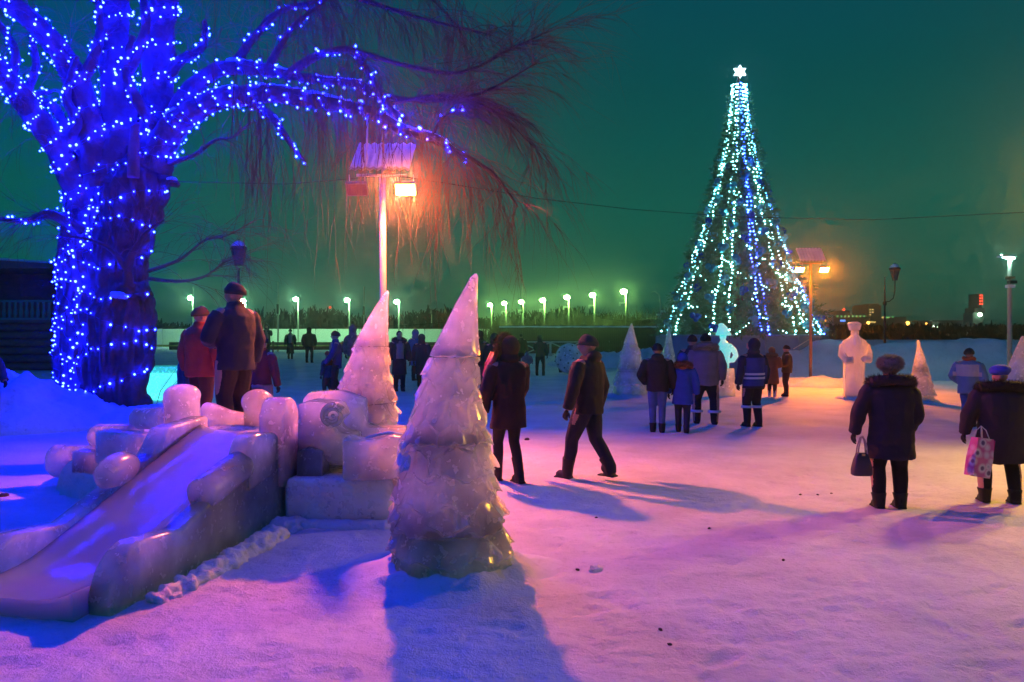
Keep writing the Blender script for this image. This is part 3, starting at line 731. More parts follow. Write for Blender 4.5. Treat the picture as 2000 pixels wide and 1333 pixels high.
# ------------------------------------------------------------------ the big lit willow
from mathutils.bvhtree import BVHTree
YW = 14.0
wb = P(205, 828, YW); wb.z = gz(wb.x, wb.y) - 0.1
willow = empty('willow_tree', wb); tag(willow, 'huge old weeping willow with bare twigs, wound with blue lights', 'tree')
def wp(px, py, dY=0.0): return P(px, py, YW + dY) - wb
ppm = FPX / YW
def tr(*a): return [(wp(x, y, d), r / ppm) for x, y, d, r in a]
lobes = [
    tr((150, 850, .1, 62), (158, 790, .1, 52), (160, 720, .1, 48), (158, 640, .1, 48), (160, 560, .1, 46), (165, 480, .1, 48), (172, 420, .1, 46), (180, 370, .1, 44), (190, 330, .15, 38)),
    tr((240, 850, 0, 58), (236, 800, 0, 52), (228, 740, 0, 58), (236, 680, -.05, 62), (240, 620, -.05, 62), (238, 560, 0, 54), (234, 500, 0, 52), (244, 440, 0, 58), (260, 390, 0, 62), (270, 350, 0, 60), (285, 310, .1, 48)),
    tr((200, 850, .3, 80), (200, 700, .3, 78), (202, 560, .3, 70), (212, 440, .3, 70), (225, 330, .3, 62)),
    tr((120, 850, -.3, 30), (150, 800, -.1, 40)), tr((275, 845, -.2, 22), (255, 790, 0, 40)), tr((262, 585, -.35, 36), (258, 560, -.3, 30)),
]
mb = MB()
for lb in lobes:
    mb.tube([p for p, _ in lb], [r * .92 for _, r in lb], 18)
tm = remeshed(mb, 'trunk', BARK, 0.038, 5)
tm.calc_loop_triangles() if hasattr(tm, 'calc_loop_triangles') else None
nrm = [v.normal.copy() for v in tm.vertices]
for v, n_ in zip(tm.vertices, nrm):
    c = v.co
    rid = abs(mnoise.noise((c.x * 8, c.y * 8, c.z * 1.3))) * 0.17 - .02 + mnoise.noise((c.x * 18, c.y * 18, c.z * 5)) * 0.022
    v.co = c + n_ * (rid - 0.02)
trunk = link('trunk', tm, willow)
tv = [v.co.copy() for v in tm.vertices]; tf = [tuple(p.vertices) for p in tm.polygons]
TB = BVHTree.FromPolygons(tv, tf)
mb = MB(); mb.tube([wp(262, 345, -.65), wp(262, 300, -.65), wp(265, 250, -.6), wp(272, 240, -.6)], [.10, .09, .075, .03], 12); mb.v = [tuple(Vector(q) + Vector((.03, .03, .06)) * mnoise.noise(Vector(q) * 9)) for q in mb.v]
mb.build('broken_stub', mat('bare_wood', (0.30, 0.12, 0.09), .8, .4, 6, .6, 10), willow)
# snow lying on the trunk
for k, (px, py, d, r) in enumerate(((268, 580, None, .13), (336, 351, -.2, .08))):
    mb = MB(); mb.ell((0, 0, 0), (r * 1.3, r, r * .5), None, 24, 16); mb.v = [tuple(Vector(q) * (1 + .5 * mnoise.noise(Vector(q) * 11 + Vector((k * 3.0, 0, 0))))) for q in mb.v]; pos = wp(px, py, d or 0)
    if d is None: pos = TB.ray_cast(wp(px, py, 0) - Vector((0, 3, 0)), Vector((0, 1, 0)))[0] or pos
    o = mb.build('snow_patch', SNOW_SOFT, willow, loc=pos)
mb = MB(); mb.tube([wp(315, 352, -.1), wp(335, 356, -.2), wp(348, 362, -.25)], [.12, .09, .05], 10); mb.build('sawn_stump', BARK, willow)

def spline(pts, n=8):
    """Catmull-Rom through (Vector, radius) pairs."""
    out = []
    for i in range(len(pts) - 1):
        p0, p1, p2, p3 = pts[max(i - 1, 0)], pts[i], pts[i + 1], pts[min(i + 2, len(pts) - 1)]
        for k in range(n):
            t = k / n
            q = 0.5 * ((2 * p1[0]) + (p2[0] - p0[0]) * t + (2 * p0[0] - 5 * p1[0] + 4 * p2[0] - p3[0]) * t * t + (3 * p1[0] - p0[0] - 3 * p2[0] + p3[0]) * t ** 3)
            out.append((q, p1[1] * (1 - t) + p2[1] * t))
    out.append(pts[-1]); return out
LIMBS = {
    'A': tr((165, 400, -.1, 32), (130, 320, -.4, 25), (85, 250, -.8, 21), (40, 190, -1.2, 19), (-10, 130, -1.6, 17), (-90, 60, -2.2, 14)),
    'B': tr((200, 360, -.1, 36), (175, 260, -.4, 27), (145, 150, -.6, 22), (95, 75, -.9, 19), (30, 15, -1.2, 17), (-40, -40, -1.6, 15)),
    'C': tr((225, 360, 0, 46), (234, 250, -.1, 34), (228, 130, 0, 29), (226, 40, .1, 27), (222, -80, .1, 24), (200, -260, .2, 18)),
    'K': tr((285, 350, .1, 44), (305, 240, .2, 35), (310, 140, .3, 29), (318, 40, .3, 27), (330, -80, .3, 24), (360, -260, .3, 18)),
    'D': tr((300, 330, -.1, 30), (325, 270, -.2, 28), (355, 232, -.4, 23), (405, 203, -.7, 19), (460, 187, -1.0, 17), (530, 184, -1.3, 15), (610, 196, -1.7, 13), (690, 212, -2.1, 10), (740, 226, -2.3, 10), (790, 255, -2.5, 8), (850, 268, -2.6, 5), (890, 296, -2.6, 4), (918, 326, -2.6, 2.5)),
    'E': tr((320, 270, 0, 22), (370, 180, 0, 17), (430, 136, -.1, 14), (500, 134, -.3, 12), (570, 148, -.6, 9), (640, 159, -.8, 7), (700, 165, -1.0, 7), (735, 190, -1.1, 6), (768, 215, -1.3, 4), (795, 238, -1.4, 3)),
    'F': tr((425, 190, -.8, 10), (480, 200, -.9, 9), (527, 225, -1.0, 8), (552, 258, -1.1, 6), (572, 288, -1.1, 4.5), (597, 316, -1.1, 2.5)),
    'G': tr((450, 140, -.1, 12), (480, 95, .1, 9), (520, 45, .2, 7), (560, 17, .3, 5), (640, 0, .3, 3)),
    'J': tr((520, 142, -.3, 9), (545, 95, -.2, 7), (575, 50, -.1, 5), (632, 5, 0, 3)),
    'H': tr((560, 150, -.6, 10), (600, 120, -.8, 8), (640, 103, -1, 7), (682, 97, -1.1, 6), (712, 130, -1.2, 6), (738, 175, -1.5, 6), (758, 205, -1.8, 5), (800, 262, -2.3, 4)),
    'I': tr((845, 266, -2.6, 4), (858, 240, -2.6, 3), (880, 222, -2.6, 3), (908, 210, -2.6, 2)),
    'AE': tr((150, 170, -.6, 12), (185, 110, -.7, 9), (195, 50, -.7, 7), (190, -20, -.7, 5)),
    'AF': tr((75, 240, -.9, 11), (52, 190, -.9, 8), (70, 130, -.9, 6), (60, 70, -.9, 4)),
    'AG': tr((230, 170, -.1, 14), (265, 110, -.3, 11), (285, 50, -.4, 9), (275, -30, -.4, 7)),
    'AH': tr((312, 170, .3, 14), (352, 120, .1, 10), (395, 92, 0, 7), (400, 40, 0, 4)),
    'AI': tr((310, 260, -.2, 12), (270, 200, -.5, 10), (245, 140, -.6, 8), (260, 70, -.7, 5)),
    'AJ': tr((120, 300, -.4, 13), (150, 240, -.7, 10), (130, 190, -.8, 8), (150, 110, -.8, 5)),
    'AK': tr((20, 170, -1.3, 9), (30, 100, -1.3, 7), (0, 50, -1.3, 5), (-20, 20, -1.3, 3)),
    'L': tr((160, 450, -.4, 12), (100, 420, -.8, 8), (50, 432, -1.0, 5), (-5, 428, -1.2, 3)),
    'M': tr((150, 300, -.5, 12), (110, 215, -.4, 9), (60, 190, -.2, 6), (100, 180, -.2, 4)),
    'N': tr((330, 320, -.2, 6), (380, 303, -.3, 4), (420, 275, -.5, 3), (455, 268, -.5, 2.2), (490, 240, -.6, 1.5)),
    'O': tr((290, 530, -.2, 4), (350, 508, -.4, 3), (400, 470, -.6, 2), (440, 462, -.7, 1.6), (500, 430, -.8, 1)),
    'Q': tr((290, 545, -.2, 4), (350, 550, -.5, 3), (400, 540, -.7, 2.2), (440, 512, -.8, 1.6), (480, 500, -.9, 1)),
    'S': tr((250, 560, -.7, 10), (252, 520, -.75, 8), (262, 490, -.8, 6), (290, 450, -.8, 3), (320, 430, -.8, 2)),
    'T': tr((250, 530, -.75, 6), (220, 490, -.8, 5), (180, 470, -.9, 3), (120, 460, -1, 2)),
    'U': tr((690, 98, -1.1, 5), (790, 128, -1.4, 4), (900, 142, -1.6, 3), (1000, 95, -1.8, 2), (1075, 60, -2, 1)),
    'V': tr((740, 185, -1.5, 5), (830, 198, -1.8, 4), (940, 182, -2.1, 3), (1050, 122, -2.4, 1)),
    'W': tr((795, 258, -2.4, 5), (880, 290, -2.6, 4), (960, 338, -2.8, 3), (1012, 405, -3, 1)),
    'X': tr((755, 205, -1.7, 4), (860, 188, -2, 3), (960, 214, -2.2, 2), (1048, 292, -2.4, 1)),
    'Y': tr((335, -60, .3, 12), (520, -70, -.2, 8), (680, -10, -.6, 5), (820, 35, -1, 3), (960, 68, -1.2, 1.5)),
    'Z': tr((345, -100, .3, 12), (480, -150, .6, 9), (640, -120, .9, 6), (800, -40, 1.2, 3), (900, 60, 1.2, 1.5)),
    'AA': tr((215, -120, .1, 14), (100, -180, .6, 9), (0, -120, 1.0, 6), (-80, 0, 1.2, 3)),
    'AB': tr((340, -140, .3, 12), (430, -180, -1.5, 9), (520, -140, -2.6, 6), (600, -60, -3, 3)),
    'AC': tr((330, -60, .2, 26)) + [(Vector(q) - wb, r) for q, r in (((-5.6, 11.5, 8.2), .20), ((-4.2, 8.6, 8.4), .16), ((-2.4, 5.8, 8.3), .12), ((-.4, 3.4, 7.8), .08), ((1.4, 1.6, 7.0), .04))],  # bough added out of view, carrying blue bulbs that light the foreground
    'AD': tr((190, -20, 0, 26)) + [(Vector(q) - wb, r) for q, r in (((-7.6, 10.8, 7.6), .20), ((-6.6, 7.6, 7.4), .15), ((-5.2, 4.6, 6.8), .10), ((-3.6, 2.2, 6.0), .05))],  # second added bough, unseen, its bulbs also fill the foreground with blue
}
SP = {}
def rough_tube(mb, pts, n, amp):
    vs = []; fs = []; prev = None
    for i, (p, r) in enumerate(pts):
        t = (pts[min(i + 1, len(pts) - 1)][0] - pts[max(i - 1, 0)][0]).normalized()
        a = t.orthogonal().normalized() if prev is None else (prev - t * prev.dot(t)).normalized()
        prev = a; b = t.cross(a)
        for k in range(n):
            an = 2 * pi * k / n; d = a * cos(an) + b * sin(an)
            rr = r * (1 + amp * mnoise.noise((p + d * r) * 4.0) + amp * .8 * mnoise.noise((d.x * 5, d.y * 5 + i * .15, d.z * 5)))
            vs.append(p + d * rr)
    for i in range(len(pts) - 1):
        for k in range(n):
            k2 = (k + 1) % n; fs.append((i * n + k, i * n + k2, (i + 1) * n + k2, (i + 1) * n + k))
    fs.append(tuple((len(pts) - 1) * n + k for k in range(n))); mb.add(vs, fs)
for k, pts in LIMBS.items():
    SP[k] = spline(pts, 8); big = pts[0][1] > 0.1
    mb = MB(); rough_tube(mb, SP[k], 20 if big else (10 if pts[0][1] > .04 else 6), 0.22 if big else .15)
    mb.build('limb', BARK, willow)
# snow lying along the boughs that run level
for k in ('D', 'E', 'F'):
    sp = SP[k]; seg = [q for q in sp if abs(q[1]) > 0.03][10:]
    mb = MB(); rnd = random.Random(5)
    run = []
    for i, (p, r) in enumerate(seg):
        on = mnoise.noise((i * .22, 3.1 if k == 'D' else 8.2, 0)) > -0.15
        if on: run.append((p + Vector((0, 0, r * .72)), r * (.42 + .25 * rnd.random())))
        if (not on or i == len(seg) - 1) and len(run) > 3:
            rs = [b for _, b in run]; rs[0] *= .2; rs[-1] *= .2
            m2 = MB(); m2.tube([a for a, _ in run], rs, 8); m2.build('snow_strip', SNOW_SOFT, willow); run = []
        elif not on: run = []
# hanging twigs
rnd = random.Random(17)
TV = []; TF = []
def twig(p, d, L, r, droop, n=7, wig=.20):
    pts = [p.copy()]; d = d.normalized(); st = L / n
    for i in range(n):
        d = (d + Vector(((rnd.random() - .5) * wig * 2, (rnd.random() - .5) * wig * 2, -droop + (rnd.random() - .5) * wig))).normalized()
        pts.append(pts[-1] + d * st)
    o = len(TV)
    for i, q in enumerate(pts):
        t = (pts[min(i + 1, n)] - pts[max(i - 1, 0)]).normalized(); a = t.orthogonal().normalized(); b = t.cross(a); rr = r * (1 - .75 * i / n)
        for k in range(3):
            an = 2 * pi * k / 3; TV.append(q + (a * cos(an) + b * sin(an)) * rr)
    for i in range(n):
        for k in range(3):
            k2 = (k + 1) % 3; TF.append((o + i * 3 + k, o + i * 3 + k2, o + (i + 1) * 3 + k2, o + (i + 1) * 3 + k))
    return pts
def spray(key, n, t0, t1, Lr, droop, up=.3, sub=5, r=.0075, sl=(.35, .9)):
    sp = SP[key]
    for _ in range(n):
        i = int((t0 + (t1 - t0) * rnd.random()) * (len(sp) - 1)); p, pr = sp[i]
        along = (sp[min(i + 1, len(sp) - 1)][0] - sp[max(i - 1, 0)][0]).normalized()
        d = along * (.4 + rnd.random() * .6) + Vector((rnd.random() - .5, rnd.random() - .5, up * (rnd.random() - .2))) * 1.6
        L = Lr[0] + (Lr[1] - Lr[0]) * rnd.random()
        pts = twig(p, d, L, r, droop * (.5 + rnd.random()))
        for _ in range(sub):
            j = rnd.randrange(2, len(pts)); q = pts[j]; dd = (pts[j] - pts[j - 1]).normalized() + Vector((rnd.random() - .5, rnd.random() - .5, rnd.random() - .6)) * 1.1
            twig(q, dd, sl[0] + (sl[1] - sl[0]) * rnd.random(), r * .55, droop * (.5 + rnd.random()), 5)
for key, n, t0, t1, Lr, dr, up, sub in (('U', 48, .2, 1, (.5, 1.3), .07, .5, 9), ('V', 45, .2, 1, (.5, 1.3), .09, .4, 9), ('W', 36, .15, 1, (.5, 1.4), .18, .3, 9), ('X', 44, .2, 1, (.5, 1.4), .14, .3, 9),
                                   ('Y', 60, .3, 1, (.6, 1.6), .16, .3, 8), ('Z', 60, .3, 1, (.7, 1.8), .18, .3, 8), ('H', 46, .2, 1, (.5, 1.4), .16, .4, 7), ('E', 46, .35, 1, (.6, 1.6), .20, .3, 6),
                                   ('D', 46, .35, .95, (.7, 1.9), .28, .2, 6), ('G', 34, .2, 1, (.5, 1.4), .16, .4, 6), ('J', 30, .2, 1, (.5, 1.4), .16, .4, 6), ('I', 40, .2, 1, (.4, 1.1), .14, .4, 8),
                                   ('N', 24, .2, 1, (.7, 1.5), .20, .3, 4), ('O', 24, .2, 1, (.6, 1.3), .12, .4, 4), ('Q', 24, .2, 1, (.6, 1.3), .10, .4, 4), ('S', 16, .3, 1, (.5, 1.1), .02, .6, 4), ('T', 16, .2, 1, (.5, 1.1), .05, .5, 4),
                                   ('A', 34, .2, 1, (.7, 1.7), .20, .3, 5), ('B', 34, .3, 1, (.7, 1.7), .20, .3, 5), ('L', 22, .1, 1, (.5, 1.2), .15, .3, 4), ('M', 18, .2, 1, (.5, 1.2), .15, .3, 4), ('AA', 70, .2, 1, (.9, 2.4), .24, .2, 6),
                                   ('AE', 12, .3, 1, (.5, 1.2), .15, .3, 4), ('AH', 14, .3, 1, (.5, 1.2), .15, .3, 4), ('AB', 50, .2, 1, (.8, 2.2), .24, .2, 6), ('AC', 40, .3, 1, (.6, 1.6), .2, .2, 4), ('AD', 40, .3, 1, (.6, 1.6), .2, .2, 4), ('C', 24, .3, 1, (.7, 1.6), .12, .3, 5), ('K', 34, .3, 1, (.7, 1.8), .16, .3, 5)):
    spray(key, n, t0, t1, Lr, dr, up, sub)
# long straight pendants around the lamp
for _ in range(230):
    key = rnd.choice(['D', 'D', 'E', 'F', 'H', 'Y', 'AB', 'Z']); sp = SP[key]; p, _r = sp[int((.35 + .6 * rnd.random()) * (len(sp) - 1))]
    pts = twig(p + Vector(((rnd.random() - .5) * .3, -1.3 + (rnd.random() - .5) * 1.2, 0)), Vector((rnd.random() - .5, rnd.random() - .5, -.6)), 1.0 + 1.7 * rnd.random() ** 1.5, .006, .5, 9, .07)
    for _ in range(3):
        q = pts[rnd.randrange(3, 9)]; twig(q, Vector((rnd.random() - .5, rnd.random() - .5, -1.2)), .3 + .5 * rnd.random(), .004, .2, 4, .1)
me = bpy.data.meshes.new('crown'); me.from_pydata(TV, [], TF); me.materials.append(mat('willow_twigs', (0.20, 0.085, 0.060), .8, .4, 3))
cr = link('crown', me, willow); cr['kind'] = 'stuff'
# saplings at the foot
mb = MB(); rnd2 = random.Random(3)
for k in range(9):
    q = wp(300 + 10 * k, 812, .2 - .1 * k); mb.tube([q, q + Vector((.1 + .1 * rnd2.random(), 0, .45)), q + Vector((.3 + .3 * rnd2.random(), .1, .8 + .5 * rnd2.random()))], [.008, .006, .003], 4)
o = mb.build('bare_shrub', mat('willow_twigs'), loc=wb); tag(o, 'few thin bare shoots in front of the glowing cyan counter', 'shrub')

# ------------------------------------------------------------------ blue light garlands
bm = bmesh.new(); bmesh.ops.create_icosphere(bm, subdivisions=1, radius=1.0); ICV = np.array([v.co[:] for v in bm.verts]); bm.verts.ensure_lookup_table(); ICF = np.array([[v.index for v in f.verts] for f in bm.faces]); bm.free()
def bulbs_mesh(name, pts, r, m, jit=0.25, rs=None):
    pts = np.array([tuple(p) for p in pts]); rng = np.random.RandomState(len(pts)); n = len(pts)
    rr = r * (1 - jit + 2 * jit * rng.rand(n))
    V = (ICV[None] * rr[:, None, None] + pts[:, None, :]).reshape(-1, 3); F = (ICF[None] + (np.arange(n) * len(ICV))[:, None, None]).reshape(-1, 3)
    me = bpy.data.meshes.new(name); nf = len(F)
    me.vertices.add(len(V)); me.vertices.foreach_set('co', V.ravel()); me.loops.add(nf * 3); me.loops.foreach_set('vertex_index', F.ravel())
    me.polygons.add(nf); me.polygons.foreach_set('loop_start', np.arange(0, nf * 3, 3)); me.polygons.foreach_set('loop_total', np.full(nf, 3)); me.update(calc_edges=True)
    me.polygons.foreach_set('use_smooth', [True] * nf); me.materials.append(m); return me
BB = emit_mat('blue_bulb', (0.0021, 0.0046, 1.0), BLUE_BULB)
WIRE = mat('garland_wire', (0.05, 0.05, 0.25), .5)
def garland(label, path, bulbs, r=.0175):
    root = empty('light_garland', wb); tag(root, label, 'light garland', 'blue light garlands on the willow')
    mb = MB(); mb.tube(path, .0035, 3, caps=False); mb.build('wire', WIRE, root)
    b = link('bulbs', bulbs_mesh('bulbs', bulbs, r, BB, .42), root); b['kind'] = 'stuff'
    return root
def on_trunk(c, d):
    hit = TB.ray_cast(c + d * 2.2, -d, 3.0)
    return (hit[0] + d * .03) if hit[0] is not None else None
axis_pt = lambda py: wp(200 + (20 if py < 500 else 0) + (30 if py < 380 else 0), py, .15)
rg = random.Random(23)
# loose rows round the trunk
for t, py in enumerate(range(335, 815, 58)):
    path = []; ph = rg.random() * 6
    for k in range(60):
        a = pi * (1.02 + 0.98 * k / 59); d = Vector((cos(a), sin(a), 0)); c = axis_pt(py + 18 * sin(k * .11 + ph) + rg.random() * 3); q = on_trunk(c, d)
        if q is not None: path.append(q)
    if len(path) > 5:
        bs = [p + Vector((rg.uniform(-.03, .03), 0, rg.uniform(-.04, .04))) for i, p in enumerate(path) if i % 4 == 1]
        garland('blue light row %s round the willow trunk' % ['at the fork, topmost', 'second from the top', 'third from the top', 'fourth from the top', 'fifth from the top, level with the stump', 'sixth from the top', 'third from the snow', 'second from the snow', 'lowest'][t], path, bs)
# dense zigzag strings on the trunk's left half
for t in range(7):
    path = []; a0 = pi * (1.04 + .066 * t); py = 800
    while py > 330:
        a = a0 + .16 * sin(py * .05 + t); d = Vector((cos(a), sin(a), 0)); q = on_trunk(axis_pt(py), d)
        if q is not None: path.append(q)
        py -= 6
    bs = [p + Vector((rg.uniform(-.05, .05), 0, rg.uniform(-.03, .03))) for i, p in enumerate(path) if (i + t) % 3 == 0 and rg.random() < .85]
    garland('upright blue light string on the willow trunk, %s from its left edge' % NTH[t], path, bs)
def wind(key, label, t0, t1, turns_per_m, spacing, rmul=1.06, seed=1):
    sp = SP[key]; path = []; acc = 0; ang = seed; prev = None
    i0, i1 = int(t0 * (len(sp) - 1)), int(t1 * (len(sp) - 1)); side = None
    for i in range(i0, i1):
        (p, r), (p2, r2) = sp[i], sp[i + 1]; ln = (p2 - p).length; ns = max(2, int(ln / .05))
        t = (p2 - p).normalized(); side = t.orthogonal().normalized() if side is None else (side - t * side.dot(t)).normalized(); b = t.cross(side)
        for k in range(ns):
            q = p.lerp(p2, k / ns); rr = (r + (r2 - r) * k / ns) * rmul + .02; ang += 2 * pi * turns_per_m * ln / ns
            path.append(q + (side * cos(ang) + b * sin(ang)) * rr)
    bl = []; acc = 0
    for a, b_ in zip(path[:-1], path[1:]):
        acc += (b_ - a).length
        if acc > spacing: acc = (rg.random() - .35) * spacing * .8; bl.append(b_ + Vector((rg.uniform(-.025, .025), rg.uniform(-.025, .025), rg.uniform(-.025, .025))))
    garland(label, path, bl)
wind('A', 'blue light garland on the lower left bough of the willow', .05, 1, 2.2, 0.090, 1.1, 1); wind('A', 'second blue garland crossing on the lower left bough of the willow', .05, 1, 1.4, 0.117, 1.12, 3)
wind('B', 'blue light garland on the upper left bough of the willow', .05, 1, 2.0, 0.094, 1.1, 2); wind('B', 'second blue garland crossing on the upper left bough', .05, .9, 1.2, 0.133, 1.14, 5)
wind('C', 'blue light garland on the left of the two upright willow stems', .05, .75, 1.5, 0.094, 1.1, 2); wind('C', 'second blue garland on the left upright stem', .0, .75, 1.0, 0.117, 1.12, 4)
wind('K', 'blue light garland on the right of the two upright willow stems', .05, .75, 1.5, 0.101, 1.1, 1); wind('K', 'second blue garland on the right upright stem', .0, .75, .9, 0.125, 1.12, 6)
wind('D', 'blue light garland on the long arching bough over the lamp', .03, 1, 2.6, 0.101, 1.1, 1); wind('D', 'second blue garland on the thick start of the arching bough', .05, .4, 1.0, 0.187, 1.1, 4)
wind('E', 'blue light garland on the upper arching bough', .1, .98, 2.4, 0.117, 1.15, 2); wind('F', 'blue light garland on the short drooping bough', .1, 1, 2.0, 0.101, 1.2, 0)
wind('G', 'blue light garland on the thin bough reaching the top edge', .2, 1, 1.2, 0.172, 1.3, 0); wind('J', 'blue light garland on the second thin bough near the top edge', .2, 1, 1.0, 0.234, 1.3, 0)
wind('H', 'blue light garland on the looping twig bough above the lamp roof', .2, 1, 1.5, 0.156, 1.3, 0); wind('I', 'short blue garland out on the tip by the weeping twigs', .1, 1, 1.2, 0.172, 1.4, 0)
wind('L', 'blue light garland on the low left side branch', .1, 1, 1.5, 0.101, 1.3, 0); wind('M', 'blue light garland on the small bent branch at the left', .1, 1, 2.0, 0.078, 1.5, 0)
wind('Y', 'blue light garland on the high bough above the frame', .0, .5, 1.2, 0.125, 1.2, 0); wind('AB', 'blue light garland on the high bough reaching forward', .0, .9, 1.2, 0.109, 1.2, 0); wind('AA', 'blue light garland on the high bough at the far left', .0, .9, 1.2, 0.125, 1.2, 0)
wind('AC', 'added blue light garland on the longest unseen bough arching forward', .05, 1, 1.6, 0.078, 1.2, 0); wind('AC', 'second added blue garland on the longest unseen bough', .05, 1, 1.0, 0.094, 1.3, 3)
wind('AD', 'added blue light garland on the unseen forward bough at the left', .05, 1, 1.6, 0.078, 1.2, 0)
for key_, lb_ in (('AE', 'thin fork beside the upper left bough'), ('AF', 'thin fork above the lower left bough'), ('AG', 'fork leaning between the two upright stems'), ('AH', 'fork leaning out right of the right upright stem'),
                  ('AI', 'fork crossing in front of the two upright stems'), ('AJ', 'fork rising between the two left boughs'), ('AK', 'short fork at the top left corner')):
    wind(key_, 'blue light garland on the ' + lb_, .05, 1, 1.8, .11, 1.2, 1)
# ------------------------------------------------------------------ the big decorated fir on its podium
YF = 31.0; fb = P(1443, 0, YF); fb.z = float(ground_base(fb.x, YF))
FZ0, FZ1 = P(0, 656, YF).z - fb.z, P(0, 166, YF).z - fb.z
def fr(t): return (13 + 136 * t ** 1.6) / FPX * YF       # t: 0 apex .. 1 foot
def fpt(t, a, k=1.0): 
    r = fr(t) * k; return Vector((r * sin(a), -r * cos(a), FZ1 + (FZ0 - FZ1) * t))
fir = empty('fir_tree', fb); tag(fir, 'tall conical fir covered in strings of white and blue lights', 'tree')
mb = MB(); mb.tube([(0, 0, 0), (0, 0, 4), (0, 0, FZ1 + .35)], [.22, .16, .05], 10); mb.build('trunk', BARK, fir)
rng = np.random.RandomState(9); N = 11000; NV = []; NF = []
tt = np.sqrt(rng.rand(N)) * .985 + .015; aa = rng.rand(N) * 2 * pi; kk = .45 + .56 * rng.rand(N) ** .5
for i in range(N):
    t, a, k = tt[i], aa[i], kk[i]
    lob = 1 + .10 * sin(a * 5 + t * 9) + .08 * sin(t * 60 + a * 3)
    p = fpt(t, a, k * lob); out = Vector((sin(a), -cos(a), 0)); L = .16 + .34 * t * rng.rand() + .10
    d = (out * (.8 + .4 * rng.rand()) + Vector((rng.randn() * .3, rng.randn() * .3, -.15 + .35 * rng.randn()))).normalized()
    sd = d.cross(Vector((0, 0, 1))).normalized(); up = sd.cross(d)
    for q in range(9):
        s = p + d * L * (q / 9.0); an = rng.rand() * 2 * pi; nd = (d * .7 + (sd * cos(an) + up * sin(an)) * .9).normalized() * (.06 + .10 * rng.rand() + .04 * t); w = d.cross(nd).normalized() * (.016 + .016 * rng.rand())
        o = len(NV); NV.extend([s - w, s + w, s + nd]); NF.append((o, o + 1, o + 2))
me = bpy.data.meshes.new('crown'); me.from_pydata(NV, [], NF); me.materials.append(mat('fir_needles', (0.09, 0.22, 0.10), .7, .4, 1.5, color2=(.15, .34, .14)))
o = link('crown', me, fir); o['kind'] = 'stuff'
# star
sp_ = P(1445, 141, YF); st = MB(); R1, R2 = .27, .15; ol = []
for k in range(12):
    a = pi / 6 * k + pi / 6; r = R1 if k % 2 else R2; ol.append((r * sin(a), r * cos(a)))
st.prism(ol, -.05, .05); star = st.build('star', emit_mat('star_light', (0.62, 0.95, 1.0), 7.0), loc=sp_, smooth=False); tag(star, 'glowing white six-pointed star at the tip of the tall fir', 'star')
# strings of bulbs
TB_W = emit_mat('white_tree_bulb', (0.28, 0.86, 0.92), TREE_BULB); TB_C = emit_mat('cyan_tree_bulb', (0.10, 0.55, 1.0), TREE_BULB * 1.2); TB_B = emit_mat('blue_tree_bulb', (0.022, 0.07, 1.0), TREE_BULB * 1.8)
rg = random.Random(31)
strings = [(-1.56, TB_W), (-1.38, TB_C), (-1.15, TB_W), (-.62, TB_W), (-.42, TB_W), (-.04, TB_B), (.06, TB_B), (.42, TB_W), (.60, TB_W), (.95, TB_C), (1.18, TB_B), (1.38, TB_W), (1.6, TB_C), (2.3, TB_W), (3.1, TB_B), (-2.3, TB_W)]
ORD = NTH + ['eighth', 'ninth', 'tenth', 'eleventh', 'twelfth', 'thirteenth']
for k, (a, m) in enumerate(strings):
    root = empty('light_string', fb); vis = abs(a) < 1.7
    colr = 'blue' if m is TB_B else ('pale blue' if m is TB_C else 'white')
    tag(root, 'string of %s bulbs down the tall fir, %s' % (colr, '%s from its left outline' % ORD[k] if vis else ['on its far right rear', 'straight down its rear', 'on its far left rear'][k - 13]), 'light string', 'bulb strings on the tall fir')
    pts = []; s = 0; n = 66; ph = rg.random() * 6
    for i in range(n + 1):
        t = .005 + .99 * i / n; aw = a + .02 * sin(t * 12 + ph) * (1 - t) + .012 * sin(t * 30 + ph)
        q = fpt(t, aw, 1.03 + .02 * sin(t * 40 + ph)); pts.append(q)
    mb = MB(); mb.tube(pts, .006, 3, caps=False); mb.build('wire', CABLE, root)
    b = link('bulbs', bulbs_mesh('bulbs', [q + Vector((rg.uniform(-.03, .03), -.03, rg.uniform(-.03, .03))) for q in pts], .029, m, .3), root); b['kind'] = 'stuff'
# swagged strings low on the tree
for k, t in enumerate((.30, .48, .62, .74, .85, .95)):
    root = empty('light_string', fb); tag(root, 'white bulbs swagged round the tall fir, %s ring from the tip' % NTH[k], 'light string', 'swagged bulb rings on the tall fir')
    pts = []
    n = int(30 + 60 * t)
    for i in range(n):
        if rg.random() < .62:
            a = -1.6 + 3.2 * i / n; pts.append(fpt(t + .035 * sin(a * 9 + k) + .02 * rg.random(), a, 1.03))
    b = link('bulbs', bulbs_mesh('bulbs', pts, .024, TB_W, .3), root); b['kind'] = 'stuff'
